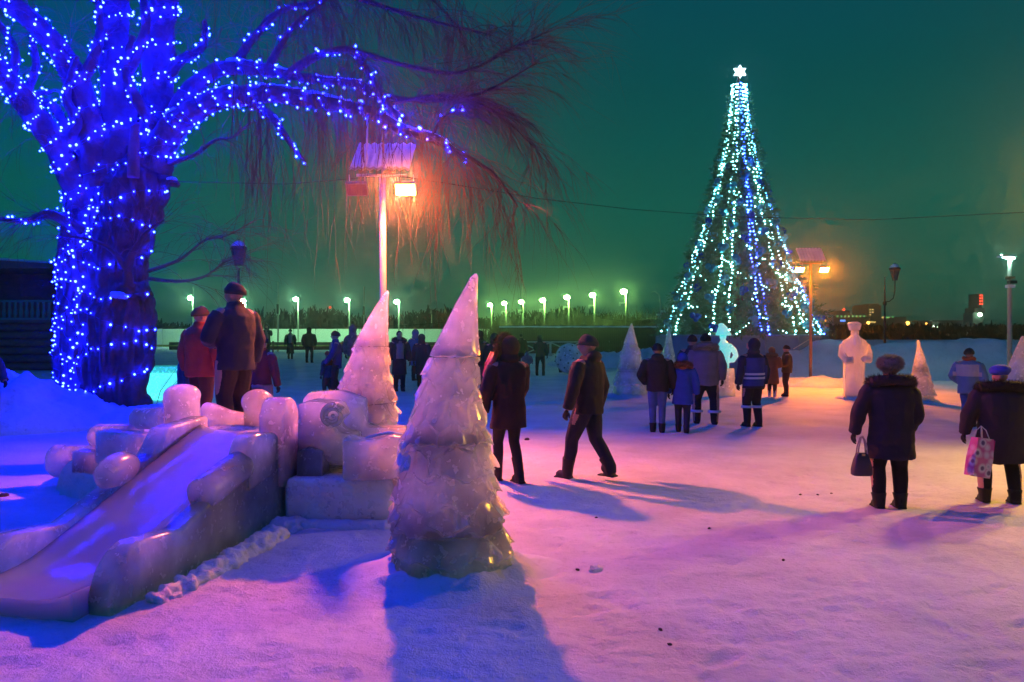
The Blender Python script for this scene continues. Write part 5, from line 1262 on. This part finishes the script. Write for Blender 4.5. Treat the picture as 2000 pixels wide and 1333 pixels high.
ARM = {  # elbow, wrist offsets for the +x arm (x outwards, y forward negative), in body heights
    'down': ((.165, .015, .635), (.170, -.025, .485)), 'out': ((.185, .01, .64), (.205, -.03, .495)), 'pocket': ((.182, .035, .640), (.125, -.055, .545)),
    'front': ((.165, -.03, .640), (.055, -.135, .610)), 'face': ((.150, -.08, .675), (.040, -.115, .835)), 'fwd': ((.155, -.07, .645), (.150, -.17, .520)),
    'back': ((.165, .08, .645), (.165, .115, .500)), 'hold': ((.160, .0, .625), (.150, -.09, .500)), 'phone': ((.15, -.06, .66), (.07, -.16, .79))}
def person(label, px, fy, hy, yaw, coat, trous, coat_len='jacket', arms=('down', 'down'), stride=0.0, bulk=1.0, hat=None, hatc=None, fur=None, hood=None, hair=None, boots=None, gloves=None,
           scarf=None, head_yaw=0.0, Y=None, base_z=None, H=None, voxel=None, puffy=0.0, bands=None, vest=None, boot_h=.06, group=None, lean=0.0, stepz=0.0, legw=1.0, stance=.0):
    if Y is None: Y = CAM_H * FPX / (fy - HORIZ)
    x = (px - 1000) / FPX * Y; z0 = gz(x, Y) if base_z is None else base_z
    if H is None: H = (CAM_H - (hy - HORIZ) / FPX * Y) - z0
    H = H / (1.035 if hat or hood else 1.0)
    rnd = random.Random(int(px * 7 + fy)); vox = voxel or max(.011, min(.03, Y * .0011))
    b = bulk; hw = .052 * legw + stance
    def pt(a, o, c): return Vector((a * H, o * H, c * H))
    trn = Matrix.Rotation(lean, 3, 'X')
    # skeleton: the +x leg swings forward (-y) by stride
    legs = []
    for s, fwd in ((1, -stride), (-1, stride)):
        hip = pt(s * .052, 0, .50); kn = pt(s * (hw + .003), fwd * .45 - .022 - abs(stride) * .08, .275 + .01 * abs(stride)); lift = stepz if fwd > 0 else 0.0
        an = pt(s * hw, fwd + (.02 if fwd > 0 else 0) * bool(stride), .045 + lift); legs.append((hip, kn, an, fwd, s))
    # ---- body: one continuous skin
    mb = MB()
    mb.tube([pt(0, 0, .47), pt(0, 0, .56), pt(0, 0, .66), pt(0, 0, .76), pt(0, .0, .815), pt(0, .0, .835)], [.080 * H * b ** .5, .082 * H, .085 * H, .092 * H, .075 * H, .05 * H], 16)
    for s in (1, -1): mb.ell(pt(s * .10, 0, .795), (.045 * H, .045 * H, .04 * H))
    for hip, kn, an, fwd, s in legs:
        mid = hip.lerp(kn, .5)
        mb.tube([hip, mid, kn, kn.lerp(an, .35) + pt(0, .008, 0), an + pt(0, 0, .02), an - pt(0, 0, .02)], [.066 * H * legw, .060 * H * legw, .046 * H * legw, .044 * H * legw, .036 * H * legw, .034 * H * legw], 12)
    hz = .925; hr = Matrix.Rotation(head_yaw, 3, 'Z')
    def hp(a, o, c): return pt(0, 0, hz) + hr @ pt(a, o, c)
    mb.tube([pt(0, .005, .81), pt(0, .0, .88)], [.036 * H, .034 * H], 12)
    mb.ell(hp(0, .008, .012), (.047 * H, .057 * H, .058 * H)); mb.ell(hp(0, -.012, -.026), (.038 * H, .044 * H, .040 * H)); mb.ell(hp(0, -.030, -.048), (.02 * H, .02 * H, .014 * H))
    mb.tube([hp(0, -.052, .012), hp(0, -.066, -.014), hp(0, -.058, -.022)], [.007 * H, .012 * H, .010 * H], 8); mb.ell(hp(0, -.050, -.034), (.016 * H, .010 * H, .006 * H)); mb.ell(hp(0, -.048, .022), (.034 * H, .012 * H, .008 * H))
    for s in (1, -1): mb.ell(hp(s * .048, .006, -.004), (.008 * H, .013 * H, .019 * H))
    A = []
    for s, st in ((1, arms[0]), (-1, arms[1])):
        e, w = ARM[st]; sh = pt(s * .112 * (b ** .5), 0, .795); el = pt(s * e[0] * (b ** .4), e[1], e[2]); wr = pt(s * w[0] * (b ** .3), w[1], w[2]); A.append((sh, el, wr, s, st))
        mb.tube([sh, el, wr], [.036 * H, .030 * H, .023 * H], 10)
    def cls(c): return 1 if c.z < .53 * H and abs(c.x) < .115 * H and c.z < .56 * H else 0
    bodym = remeshed(mb, 'person', [SKIN, trous], vox, 3, cls)
    root = link('person', bodym, None, (x, Y, z0), (0, 0, R_(yaw))); tag(root, label, 'person', group)
    if Y < 30:
        em = MB()
        for s in (1, -1): em.ell(hp(s * .018, -.0465, .008), .0065 * H, None, 8, 6)
        em.build('eyes', HAIRM, root)
    # ---- coat
    hem = {'jacket': .475, 'hip': .45, 'mid': .40, 'knee': .28, 'long': .20}[coat_len] if isinstance(coat_len, str) else coat_len
    mb = MB(); n = 28; rings = []; zs = np.linspace(hem, .852, 26)
    flare = 1 + (.12 if hem < .3 else .03)
    for z in zs:
        u = (z - hem) / (.852 - hem)
        wx = np.interp(z, [hem, .52, .60, .70, .78, .812, .835, .852], [.098 * flare + (.012 if hem > .4 else .02), .108, .104, .112, .118, .100, .060, .046]) * b
        wy = np.interp(z, [hem, .52, .60, .70, .78, .812, .835, .852], [.082 * flare, .084, .082, .086, .080, .066, .052, .046]) * (b ** 1.1)
        if hem < .45: wx = wx + abs(stride) * .10 * max(0, (.5 - z)); wy = wy + abs(stride) * .5 * max(0, (.5 - z))
        puff = 1 + puffy * (abs(sin((z - hem) * pi / .052)) - .5)
        oy = .004 + (.010 * sin(u * pi))
        rings.append([Vector((H * wx * puff * cos(2 * pi * k / n) * (1 + .02 * mnoise.noise((cos(2 * pi * k / n) * 2, z * 20, px))), H * (oy + wy * puff * sin(2 * pi * k / n) * (1 + .05 * mnoise.noise((k * .4, z * 9, px)))), H * z)) for k in range(n)])
    mb.loft(rings)
    for sh, el, wr, s, st in A:
        pts = [sh + pt(-s * .01, 0, .0)] + [sh.lerp(el, t) for t in (.25, .5, .75)] + [el] + [el.lerp(wr, t) for t in (.25, .5, .75)] + [wr.lerp(el, .02)]
        rad = [.050, .052, .049, .046, .045, .043, .040, .038, .036]
        rad = [r * H * (.55 + .45 * b) * (1 + (puffy * 1.4 * (1 if i % 2 else -1))) for i, r in enumerate(rad)]; mb.tube(pts, rad, 14)
    if not hood and not fur: mb.tube([pt(0, .004, .83), pt(0, .0, .875)], [.058 * H, .052 * H], 16)   # stand-up collar
    if hood == 'down': mb.ell(pt(0, .055, .845), (.075 * H, .04 * H, .045 * H))
    cm = [coat]; ccls = None
    if vest:
        cm = [coat, vest[0]]; vz0, vz1 = vest[1], vest[2]
        def ccls(c): return 1 if vz0 * H < c.z < vz1 * H and abs(c.x) < .112 * b * H + (0.03 * H if c.z < .7 * H else 0) else 0
    co = link('coat', remeshed(mb, 'coat', cm, vox, 3, ccls), root)
    nr_ = [v.normal.copy() for v in co.data.vertices]
    for v, vn in zip(co.data.vertices, nr_):      # folds
        v.co += vn * (.010 * mnoise.noise((v.co.x * 7, v.co.y * 7 + px, v.co.z * 5)) + .006 * mnoise.noise((v.co.x * 16, v.co.y * 16, v.co.z * 12 + px)))
    # ---- boots and gloves
    bmat = boots or cloth('black_leather', (.012, .011, .012), .55, .1)
    for hip, kn, an, fwd, s in legs:
        m2 = MB(); tilt = -.5 if (stepz and fwd > 0) else 0
        to = pt(0, -.085 * cos(tilt), -.027 - .085 * sin(tilt) * -1 * .0 + (.04 if tilt else 0)); m2.tube([an + pt(0, .02, -.028), an + pt(0, -.02, -.024), an + to * .75, an + to], [.026 * H, .031 * H, .029 * H, .018 * H], 12)
        up = (kn - an).normalized(); m2.tube([an + pt(0, 0, -.03), an + up * boot_h * H * .5, an + up * boot_h * H], [.036 * H * legw ** .5, .041 * H * legw ** .6, .046 * H * legw ** .8], 12)
        m2.box(an + pt(0, -.03, -.040) , (.060 * H, .135 * H, .012 * H))
        link('boot', remeshed(m2, 'boot', bmat, max(.010, vox * .9), 2), root)
        if bands:
            m2 = MB(); c = an.lerp(kn, bands[0]); r = .058 * H * legw; m2.tube([c - pt(0, 0, .014), c + pt(0, 0, .014)], r, 16); m2.build('reflective_band', mat('reflective_tape', (.72, .72, .80), .35, .08, 30), root)
    gm = gloves or cloth('black_glove', (.015, .014, .016), .7, .1)
    for sh, el, wr, s, st in A:
        if st in ('pocket',): continue
        f = (wr - el).normalized(); side = f.cross(Vector((s, 0, 0))).normalized() if abs(f.x) < .9 else Vector((0, 0, 1)); acr = f.cross(side).normalized(); m2 = MB(); hs = H / 1.75
        m2.ell(wr + f * .045 * hs, (.03 * hs, .03 * hs, .05 * hs), f.to_track_quat('Z', 'Y').to_matrix(), 10, 8)
        curl = acr * (-1 if acr.x * s > 0 else 1)
        for q, (o_, l_) in enumerate(((-.026, .058), (-.009, .07), (.009, .066), (.026, .05))):
            p0 = wr + f * .075 * hs + side * o_ * hs; p1 = p0 + (f * .9 + curl * .35).normalized() * l_ * .5 * hs; p2 = p1 + (f * .5 + curl * .9).normalized() * l_ * .5 * hs; m2.tube([p0 - f * .02 * hs, p0, p1, p2], [.012 * hs, .0115 * hs, .011 * hs, .008 * hs], 7)
        p0 = wr + f * .03 * hs - side * .028 * hs; m2.tube([p0, p0 + (f - side * .9).normalized() * .03 * hs, p0 + (f * 1.2 - side * .5 + curl * .4).normalized() * .06 * hs], [.014 * hs, .013 * hs, .009 * hs], 7)
        m2.build('glove', gm, root)
    # ---- head wear, hair
    if hair:
        m2 = MB(); kind, hm = hair
        if kind == 'long':
            for k in range(26):
                a = -2.3 + 4.6 * k / 25; q = hp(.045 * sin(a) , .02 + .045 * cos(a) * .9, .02); m2.tube([q, q + pt(.01 * sin(a), .012, -.07), q + pt(.02 * sin(a) + .012 * rnd.uniform(-1, 1), -.005 + .03 * cos(a), -.16 - .05 * rnd.random())], [.016 * H, .017 * H, .006 * H], 6)
            m2.ell(hp(0, .014, .02), (.052 * H, .058 * H, .056 * H))
        elif kind == 'side':
            for k in range(12):
                q = pt(.062 + .03 * rnd.random(), -.075 + .006 * k, .90); m2.tube([q, pt(.115 + .02 * rnd.random(), -.085 + .008 * k, .82), pt(.138 + .02 * rnd.random(), -.08 + .008 * k, .74), pt(.128 + .02 * rnd.random(), -.07 + .008 * k, .665 + .03 * rnd.random())], [.012 * H, .016 * H, .014 * H, .004 * H], 6)
        else: m2.ell(hp(0, .012, .014), (.051 * H, .058 * H, .058 * H))
        m2.build('hair', hm, root)
    if hat == 'beanie':
        m2 = MB(); rr = []
        for z, k in ((-.004, 1.06), (.010, 1.09), (.022, 1.05), (.040, .98), (.058, .80), (.070, .52), (.075, .15)):
            rr.append([hp(0, 0, 0) + hr @ pt(.053 * k * cos(2 * pi * q / 24), .006 + .062 * k * sin(2 * pi * q / 24), z + (.012 if z < .03 else 0) - .006 * sin(2 * pi * q / 24)) for q in range(24)])
        m2.loft(rr); ho = m2.build('hat', hatc, root)
        m2 = MB(); m2.loft([[hp(0, 0, 0) + hr @ pt(.0575 * k * cos(2 * pi * q / 24), .006 + .067 * k * sin(2 * pi * q / 24), z - .006 * sin(2 * pi * q / 24)) for q in range(24)] for z, k in ((-.002, .98), (-.002, 1.03), (.016, 1.06), (.032, 1.03), (.034, .97))], caps=False)
        m2.build('hat_brim', hatc, ho)
    elif hat == 'fur':
        m2 = MB(); fur_ellipsoid(m2, hp(0, .006, .040), (.070 * H, .076 * H, .050 * H), 2600 if Y < 12 else 500, .030, rnd, -.9, .003); m2.build('fur_hat', hatc, root)
    elif hat == 'ushanka':
        m2 = MB(); m2.ell(hp(0, .006, .045), (.06 * H, .066 * H, .045 * H)); m2.ell(hp(.056, .005, .0), (.018 * H, .03 * H, .04 * H)); m2.ell(hp(-.056, .005, 0), (.018 * H, .03 * H, .04 * H)); m2.ell(hp(0, -.05, .035), (.04 * H, .02 * H, .024 * H)); link('fur_hat', remeshed(m2, 'fur_hat', hatc, max(.012, vox * .8), 3), root)
    elif hat == 'beret':
        m2 = MB(); m2.ell(hp(0, .008, .045), (.072 * H, .078 * H, .042 * H), Matrix.Rotation(.12, 3, 'Y'), 20, 12); m2.tube([hp(0, .004, .01), hp(0, .005, .03)], [.056 * H, .058 * H], 20); link('hat', remeshed(m2, 'hat', hatc, .011, 3), root)
    if hood == 'up':
        m2 = MB(); m2.ell(hp(0, .016, .012), (.071 * H, .074 * H, .080 * H), None, 18, 12); m2.ell(pt(0, .02, .855), (.075 * H, .065 * H, .05 * H)); link('hood', remeshed(m2, 'hood', coat if not fur else coat, max(.012, vox * .8), 3), root)
    if fur:
        kind, fm = fur; m2 = MB(); nn = 3000 if Y < 10 else (900 if Y < 20 else 160); L = .030 if Y < 10 else .035; w = .003 if Y < 10 else .008
        if kind == 'collar':
            pts = [pt(.092 * b * cos(a), .012 + .075 * sin(a), .838 + .022 * sin(a)) for a in np.linspace(-pi * .42, pi * 1.42, 22)]; fur_tube(m2, pts, [.036 * H] * 22, nn, L, rnd, w)
        elif kind == 'hood':
            pts = [hp(.070 * cos(a), -.030 + .006 * sin(a), .005 + .080 * sin(a)) for a in np.linspace(-pi * .3, pi * 1.3, 22)]; fur_tube(m2, pts, [.024 * H] * 22, nn, L, rnd, w)
        elif kind == 'hooddown':
            pts = [pt(.085 * b * cos(a), .03 + .075 * sin(a), .84 + .035 * sin(a)) for a in np.linspace(-pi * .25, pi * 1.25, 22)]; fur_tube(m2, pts, [.026 * H] * 22, nn, L, rnd, w)
            m2.ell(pt(0, .06, .84), (.06 * H, .035 * H, .05 * H))
        m2.build('fur_trim', fm, root)
    if scarf:
        m2 = MB(); m2.tube([hp(.055 * cos(a), .004 + .058 * sin(a), -.058 + .006 * sin(3 * a)) for a in np.linspace(0, 2 * pi, 20)], .026 * H, 10, caps=False); m2.build('scarf', scarf, root)
    if vest:
        for zz in vest[3]:
            m2 = MB(); m2.loft([[Vector((H * .118 * b * cos(2 * pi * k / 28) * 1.03, H * (.008 + .092 * (b ** 1.1) * sin(2 * pi * k / 28) * 1.02), H * z)) for k in range(28)] for z in (zz - .012, zz + .012)], caps=False); m2.build('reflective_band', mat('reflective_tape'), root)
    return root

black = cloth('black_coat', (.016, .016, .020)); blackb = cloth('black_brown_coat', (.022, .014, .016)); jeans = cloth('blue_jeans', (.06, .13, .28), .9, .2, 60); dkj = cloth('dark_jeans', (.018, .022, .035), .9, .2, 60)
navy = cloth('navy_jacket', (.014, .026, .05)); maroon = cloth('brick_red_jacket', (.36, .06, .035)); brownt = cloth('brown_trousers', (.05, .022, .02)); plum = cloth('plum_coat', (.024, .018, .032)); plum2 = cloth('dusky_plum_coat', (.05, .035, .06))
fgrey = mat('grey_fur', (.30, .27, .30), .9, .4, 30); fdark = mat('dark_fur', (.045, .032, .045), .9, .4, 30); fbrown = mat('brown_fur', (.14, .08, .04), .9, .4, 30); fpale = mat('pale_fur', (.30, .24, .20), .9, .3, 30)
blk = cloth('black_knit', (.012, .012, .016), .95, .3, 90)

# near figures
person('man in black jacket and knit cap striding to the left, seen from behind', 1148, 938, 644, -128, black, dkj, .455, ('out', 'down'), .135, 1.10, 'beanie', cloth('charcoal_knit', (.03, .03, .04), .95, .3, 90), hood='down', head_yaw=R_(38), stepz=.03, boot_h=.10, legw=1.05)
person('woman in black fur-hooded coat with orange hair, beside the front ice tree', 992, 941, 650, -150, blackb, black, .375, ('down', 'fwd'), .07, 1.12, hood='up', fur=('hood', fbrown), hair=('side', mat('copper_hair', (.40, .07, .02), .5, .3, 40)), legw=.84, boot_h=.14, head_yaw=R_(20))
w1 = person('woman in long black puffer coat, grey fur hat and fur collar, holding a handbag', 1738, 989, 690, 178, plum, cloth('black_trousers', (.012, .011, .014), .9), .335, ('out', 'hold'), 0, 1.32, 'fur', fgrey, fur=('collar', fdark), puffy=.030, legw=1.12, stance=.012)
w2 = person('woman in long black fur-collared coat and blue beret at the right edge', 1952, 981, 706, 172, plum, cloth('black_trousers'), .30, ('out', 'hold'), .02, 1.45, 'beret', cloth('blue_felt', (.03, .06, .42), .9), fur=('collar', cloth('black_fur', (.02, .015, .02), .9)), legw=1.15, stance=.03)
person('big man in dark blue jacket and striped cap standing above the ice slide', 458, 921, 560, -122, navy, black, .44, ('front', 'down'), 0, 1.16, 'beanie', cloth('black_blue_knit', (.02, .025, .04), .95, .3, 90), head_yaw=R_(20), Y=8.7, base_z=.50, H=1.83, legw=1.15, puffy=.02, voxel=.012)
person('man in brick red jacket and brown cap on the snow ramp', 392, 0, 602, 158, maroon, brownt, .44, ('down', 'down'), .03, 1.15, 'beanie', cloth('brown_knit', (.09, .045, .03), .95, .3, 90), head_yaw=R_(-25), Y=10.1, base_z=.40, H=1.70, puffy=.03)
person('half hidden small figure in dark blue behind the red jacket', 362, 0, 668, 120, cloth('slate_blue_coat', (.02, .05, .09)), navy, .38, Y=12.5, base_z=.15, H=1.35, hood='up')
person('half hidden figure in maroon jacket and beige trousers behind the big man', 512, 0, 634, 160, cloth('maroon_jacket', (.12, .03, .03)), cloth('beige_trousers', (.42, .28, .20)), .50, Y=13.0, H=1.72, hat='beanie', hatc=blk)
person('person in a mottled dark sleeve cut by the left edge', -42, 868, 672, 60, cloth('mottled_camouflage', (.05, .07, .08), .9, .3, 12, .8), navy, .44, ('fwd', 'down'), .03, 1.1, hood='down', Y=11.7, H=1.62)
# middle group
G = None
person('boy in black jacket and blue jeans, hood down, watching the ice figures', 1284, 845, 665, 172, black, jeans, .46, ('pocket', 'down'), .01, 1.12, 'beanie', blk, hood='down', legw=.95)
person('girl in bright blue coat and red fur hood walking beside the boy in jeans', 1333, 845, 686, 165, cloth('royal_blue_coat', (.015, .07, .40)), cloth('navy_trousers', (.02, .03, .06)), .36, ('down', 'down'), .06, 1.10, hood='up', fur=('hooddown', cloth('rust_fur', (.22, .08, .05))), hat='beanie', hatc=cloth('red_knit', (.25, .03, .03)))
person('big man in grey-brown fur-hooded parka and banded work trousers', 1378, 828, 646, 170, cloth('taupe_parka', (.26, .21, .20)), black, .43, ('down', 'down'), .02, 1.28, 'beanie', blk, fur=('hooddown', fpale), bands=(.42,), legw=1.22, stance=.03, boot_h=.14)
person('mostly hidden dark figure behind the taupe parka', 1352, 0, 649, 175, navy, black, .42, Y=15.4, hat='beanie', hatc=blk, stance=.01)
person('guard in dark jacket and blue reflective vest with banded boots', 1470, 832, 657, -160, navy, black, .44, ('down', 'down'), .02, 1.16, hood='up', vest=(cloth('blue_vest', (.015, .05, .28), .7), .47, .79, (.56, .605)), bands=(.80,), boot_h=.20, legw=1.1, head_yaw=R_(60))
person('woman in long brown coat and white boots by the podium', 1508, 776, 676, 150, cloth('brown_long_coat', (.22, .08, .03)), brownt, .26, ('front', 'front'), 0, 1.12, hood='up', boots=cloth('white_felt_boot', (.7, .6, .5)), boot_h=.13, fur=('hooddown', fbrown))
person('man in olive jacket facing the woman in the brown coat', 1536, 775, 671, -100, cloth('olive_jacket', (.10, .06, .03)), brownt, .46, ('front', 'front'), 0, 1.15, 'beanie', blk)
person('person in teal and cream ski jacket with orange hat and scarf', 1893, 833, 675, 130, cloth('teal_jacket', (.20, .30, .34), .7), jeans, .42, ('pocket', 'down'), .01, 1.2, 'beanie', cloth('dark_green_knit', (.03, .04, .03), .95), scarf=cloth('orange_scarf', (.62, .13, .03), .9), vest=(cloth('cream_panel', (.78, .60, .40), .7), .64, .79, ()))
# crowd at the back
def back(label, px, fy, hy, yaw, coat, tr_, cl='knee', **k): return person(label, px, fy, hy, yaw, coat, tr_, cl, group='people at the back of the square', **k)
back('dark coated woman with hands raised to her face by the white boards', 521, 708, 634, 10, black, black, .36, arms=('face', 'face'), hair=('long', HAIRM))
back('figure in long dark coat carrying a bag near the white boards', 567, 712, 641, 15, black, black, .18, hat='beanie', hatc=blk, stride=.03)
back('stout figure in dark brown hooded jacket near the white boards', 604, 718, 638, 175, cloth('dark_brown_coat', (.035, .022, .014)), black, .44, hood='up', bulk=1.3, stance=.02)
back('stooping adult in purple jacket leading the child in red and blue', 655, 779, 642, -70, cloth('purple_jacket', (.06, .03, .13)), black, .44, hat='beanie', hatc=cloth('brown_knit'), stride=.05, lean=.1, arms=('fwd', 'down'))
back('child in red and grey-blue snowsuit beside the purple jacket', 640, 780, 683, -120, cloth('greyblue_suit', (.05, .06, .10)), cloth('rust_trousers', (.16, .06, .04)), .44, hat='beanie', hatc=cloth('red_orange_knit', (.75, .08, .02), .8), vest=(cloth('red_yoke', (.55, .05, .02), .8), .70, .86, ()), stride=.05)
back('figure in patterned jacket and neon yellow trousers behind the second ice tree', 690, 748, 632, 160, cloth('patterned_jacket', (.34, .14, .16), .9, .3, 26, .9), cloth('neon_yellow', (.55, .62, .06), .8), .46, hood='up')
back('woman in long dark coat with fur collar standing between the ice trees', 780, 764, 646, 20, cloth('slate_long_coat', (.028, .026, .034)), black, .27, fur=('collar', fdark), hair=('cap', HAIRM), stride=.02)
back('woman in long plum grey coat just left of the front ice tree', 824, 757, 650, 170, plum2, black, .24, hood='up')
back('figure in a bright blue hood partly behind the plum grey coat', 812, 745, 641, 160, cloth('sky_blue_hood', (.03, .12, .30)), black, .3, hood='up')
back('hooded dark figure behind the right shoulder of the front ice tree', 936, 762, 643, -20, blackb, cloth('grey_trousers', (.05, .045, .05)), .42, hood='up', bulk=1.15)
back('dark figure hidden behind the woman with orange hair', 966, 770, 648, 170, black, black, .3, hood='up')
back('tall dark figure in the distance right of the orange haired woman', 1018, 722, 652, 175, cloth('dark_brown_coat'), black, .40, hair=('cap', HAIRM))
back('person in dark green jacket taking a picture with a phone', 1055, 737, 652, 165, cloth('bottle_green_jacket', (.02, .055, .03)), black, .46, arms=('phone', 'down'), hood='up', stance=.03)
back('small child in pinkish grey snowsuit beside the green jacket', 1030, 734, 686, 170, cloth('pink_grey_suit', (.24, .16, .18)), navy, .42, arms=('out', 'out'), hood='up', bulk=1.5, stance=.02)
back('person crouched mostly out of sight behind the ice ball', 1094, 732, 680, 60, black, black, .40, hood='up')

# ------------------------------------------------------------------ things held in hands
def at_hand(px, py, Y): return P(px, py, Y)
c = P(1683, 905, 7.45); hb = empty('handbag', c); tag(hb, 'grey-brown leather handbag hanging from the hand of the woman in the fur hat', 'handbag')
BAGM = cloth('taupe_leather', (.075, .05, .065), .5, .15, 40)
mb = MB(); rr = []
for z, w, d in ((-.118, .085, .05), (-.11, .098, .058), (-.06, .098, .06), (.02, .080, .05), (.085, .058, .03), (.10, .055, .02)):
    rr.append([Vector((w * math.copysign(abs(cos(a)) ** .6, cos(a)), d * math.copysign(abs(sin(a)) ** .6, sin(a)), z)) for a in [2 * pi * k / 24 for k in range(24)]])
mb.loft(rr); mb.build('bag_body', BAGM, hb)
for o_ in (-.02, .02):
    mb = MB(); mb.tube([(-.045, o_, .09), (-.035, o_, .16), (-.012, o_ * .6, .245), (.008, o_ * .4, .26), (.028, o_ * .6, .22), (.042, o_, .15), (.046, o_, .09)], .007, 8); mb.build('handle', mat('pale_strap', (.35, .30, .32), .5), hb)
mb = MB(); mb.box((0, -.04, .085), (.03, .012, .02)); mb.build('clasp', mat('brass', (.6, .4, .15), .3, .1, metal=1), hb, False)
c = P(1913, 893, 7.45); gb = empty('carrier_bag', c, R_(14)); tag(gb, 'glossy pink paper carrier bag with flower print held by the woman in the blue beret', 'bag')
def bag_mat():
    m = bpy.data.materials.new('pink_flower_print'); m.use_nodes = True; nt = m.node_tree; b = nt.nodes['Principled BSDF']; tc = nt.nodes.new('ShaderNodeTexCoord')
    v = nt.nodes.new('ShaderNodeTexVoronoi'); v.inputs['Scale'].default_value = 11; nt.links.new(tc.outputs['Object'], v.inputs['Vector'])
    r = nt.nodes.new('ShaderNodeValToRGB'); e = r.color_ramp; e.elements[0].color = (.12, .05, .16, 1); e.elements[0].position = .18; e.elements[1].color = (.62, .10, .30, 1); e.elements[1].position = .62
    q = e.elements.new(.34); q.color = (.75, .62, .66, 1); nt.links.new(v.outputs['Distance'], r.inputs['Fac']); nt.links.new(r.outputs['Color'], b.inputs['Base Color']); b.inputs['Roughness'].default_value = .3; return m
mb = MB(); mb.loft([[Vector((-.10, -.055, -.19)), Vector((.10, -.055, -.19)), Vector((.10, .055, -.19)), Vector((-.10, .055, -.19))], [Vector((-.105, -.06, 0)), Vector((.105, -.06, 0)), Vector((.105, .05, 0)), Vector((-.105, .05, 0))],
          [Vector((-.10, -.05, .18)), Vector((.10, -.04, .19)), Vector((.10, .03, .19)), Vector((-.10, .03, .18))]])
bo = mb.build('bag_body', bag_mat(), gb, False); bo.rotation_euler = (0, R_(10), 0)
mb = MB(); mb.box((.106, 0, 0), (.004, .1, .36)); o = mb.build('bag_gusset', mat('hot_pink_paper', (.70, .02, .22), .35, .1), gb, False); o.rotation_euler = (0, R_(10), 0)
for o_ in (-.045, .035):
    mb = MB(); mb.tube([(-.02, o_, .18), (-.01, o_ * .6, .26), (.02, 0, .30), (.05, o_ * .6, .26), (.07, o_, .18)], .005, 6); mb.build('handle', mat('white_bar'), gb)

# ------------------------------------------------------------------ frosty air
mb = MB(); mb.box((0, 690, 8.0), (2840, 1640, 18.4))
hz_m = bpy.data.materials.new('frosty_air'); hz_m.use_nodes = True; nt = hz_m.node_tree; nt.nodes.clear()
ho = nt.nodes.new('ShaderNodeOutputMaterial'); pv = nt.nodes.new('ShaderNodeVolumePrincipled')
pv.inputs['Color'].default_value = (.9, .94, .95, 1); pv.inputs['Density'].default_value = HAZE_DENSITY; pv.inputs['Anisotropy'].default_value = .95
nt.links.new(pv.outputs[0], ho.inputs['Volume'])
hz = mb.build('haze', hz_m, smooth=False); hz['kind'] = 'stuff'; hz['label'] = 'thin frosty haze filling the night air'; hz['category'] = 'haze'
bpy.data.scenes.remove(TMP)
